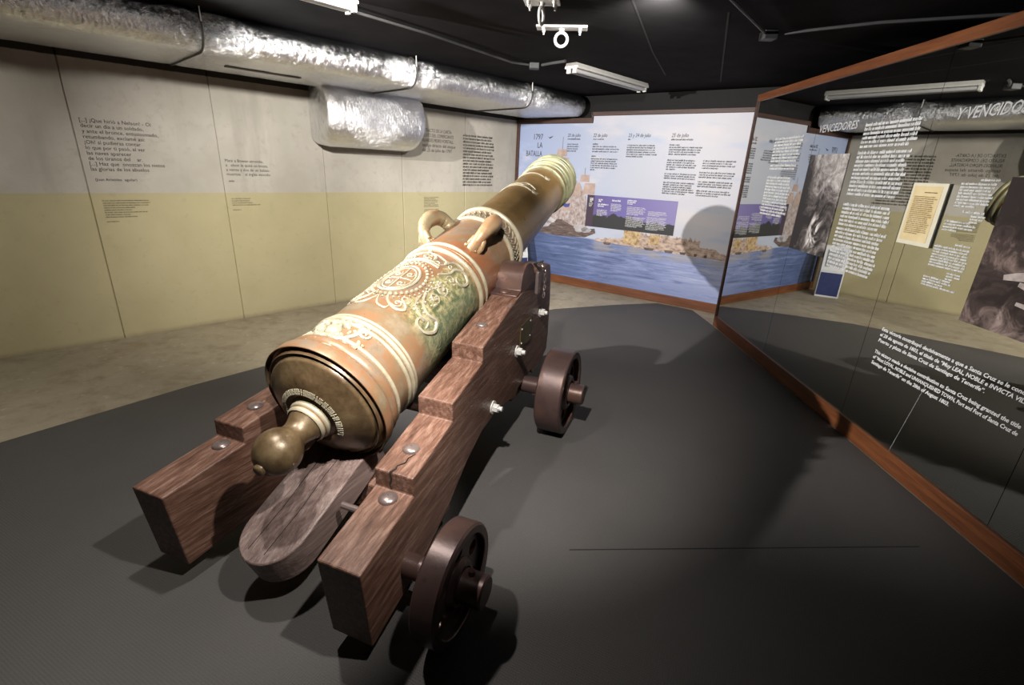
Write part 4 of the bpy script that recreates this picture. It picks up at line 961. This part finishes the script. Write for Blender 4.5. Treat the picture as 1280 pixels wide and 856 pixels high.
# raised inscription round the breech face
mb = MB(); r_ = random.Random(9)
for k in range(44):
    t_ = -1.75 + 3.75 * k / 43; rr_ = 0.131; h_ = 0.011
    def bp(rad, dt): return Vector(((rad) * math.sin(t_ + dt), -0.0725 + (0.131 - rad) * -0.35 - 0.001, rad * math.cos(t_ + dt)))
    mb.tube([bp(rr_ - h_, -0.022), bp(rr_ + h_, -0.022)], 0.0028, 5)
    if r_.random() < 0.7: mb.tube([bp(rr_ - h_, 0.022), bp(rr_ + h_, r_.choice((0.022, -0.02)))], 0.0028, 5)
    if r_.random() < 0.6: mb.tube([bp(rr_, -0.022), bp(rr_, 0.022)], 0.0026, 5)
obj('inscription', mb, M['relief'], gun)
# dolphins (lifting handles)
for sg in (-1, 1):
    t0 = sg * 0.62
    def dp(s, off, dt=0.0):
        r = R(s) + off; return Vector((r * math.sin(t0 + dt), s, r * math.cos(t0 + dt)))
    mb = MB()
    path = [(1.165, -0.01), (1.175, 0.035), (1.20, 0.072), (1.25, 0.098), (1.31, 0.104), (1.37, 0.092), (1.41, 0.062), (1.425, 0.025), (1.43, -0.01)]
    rad_ = [0.036, 0.034, 0.033, 0.040, 0.047, 0.047, 0.043, 0.040, 0.042]
    P = []; Q = []
    for i in range(len(path) - 1):
        for k in range(4):
            t_ = k / 4; P.append(dp(path[i][0] + (path[i + 1][0] - path[i][0]) * t_, path[i][1] + (path[i + 1][1] - path[i][1]) * t_)); Q.append(rad_[i] + (rad_[i + 1] - rad_[i]) * t_)
    P.append(dp(*path[-1])); Q.append(rad_[-1])
    mb.tube(P, Q, 14)
    mb.tube([dp(1.22, 0.07), dp(1.19, 0.055, sg * 0.10), dp(1.165, 0.03, sg * 0.16), dp(1.17, 0.0, sg * 0.17)], [0.018, 0.018, 0.016, 0.014], 10)
    mb.tube([dp(1.195, 0.07), dp(1.175, 0.055, -sg * 0.08), dp(1.155, 0.02, -sg * 0.12)], [0.016, 0.015, 0.012], 10)
    for k in range(12): mb.ball(dp(1.15 + 0.012 * (k % 3), 0.004, (k - 5.5) * 0.028), 0.011, 8)
    mb.ball(dp(1.425, 0.012), 0.045, 12, sz=0.7); mb.ball(dp(1.40, 0.085), 0.018, 8); mb.ball(dp(1.42, 0.06, 0.1), 0.012, 8)
    dh = obj('dolphin_handle', mb, M['dolphin'], gun, smooth=60); dh['label'] = 'dolphin shaped lifting handle'
# trunnions
ts = (TU - 0.465) / math.cos(EL); tl = gun.matrix_world.inverted() @ (CM @ Vector((0, TU, TZ)))
mb = MB()
for sg in (-1, 1):
    b = MB(); b.lathe([(0.0, 0.088), (0.372, 0.088), (0.376, 0.084), (0.376, 0.001)], 32, 'x')
    b.v = [(sg * x, y + tl.y, z + tl.z) for x, y, z in b.v]
    obj('trunnion', b, M['bronze'], gun)
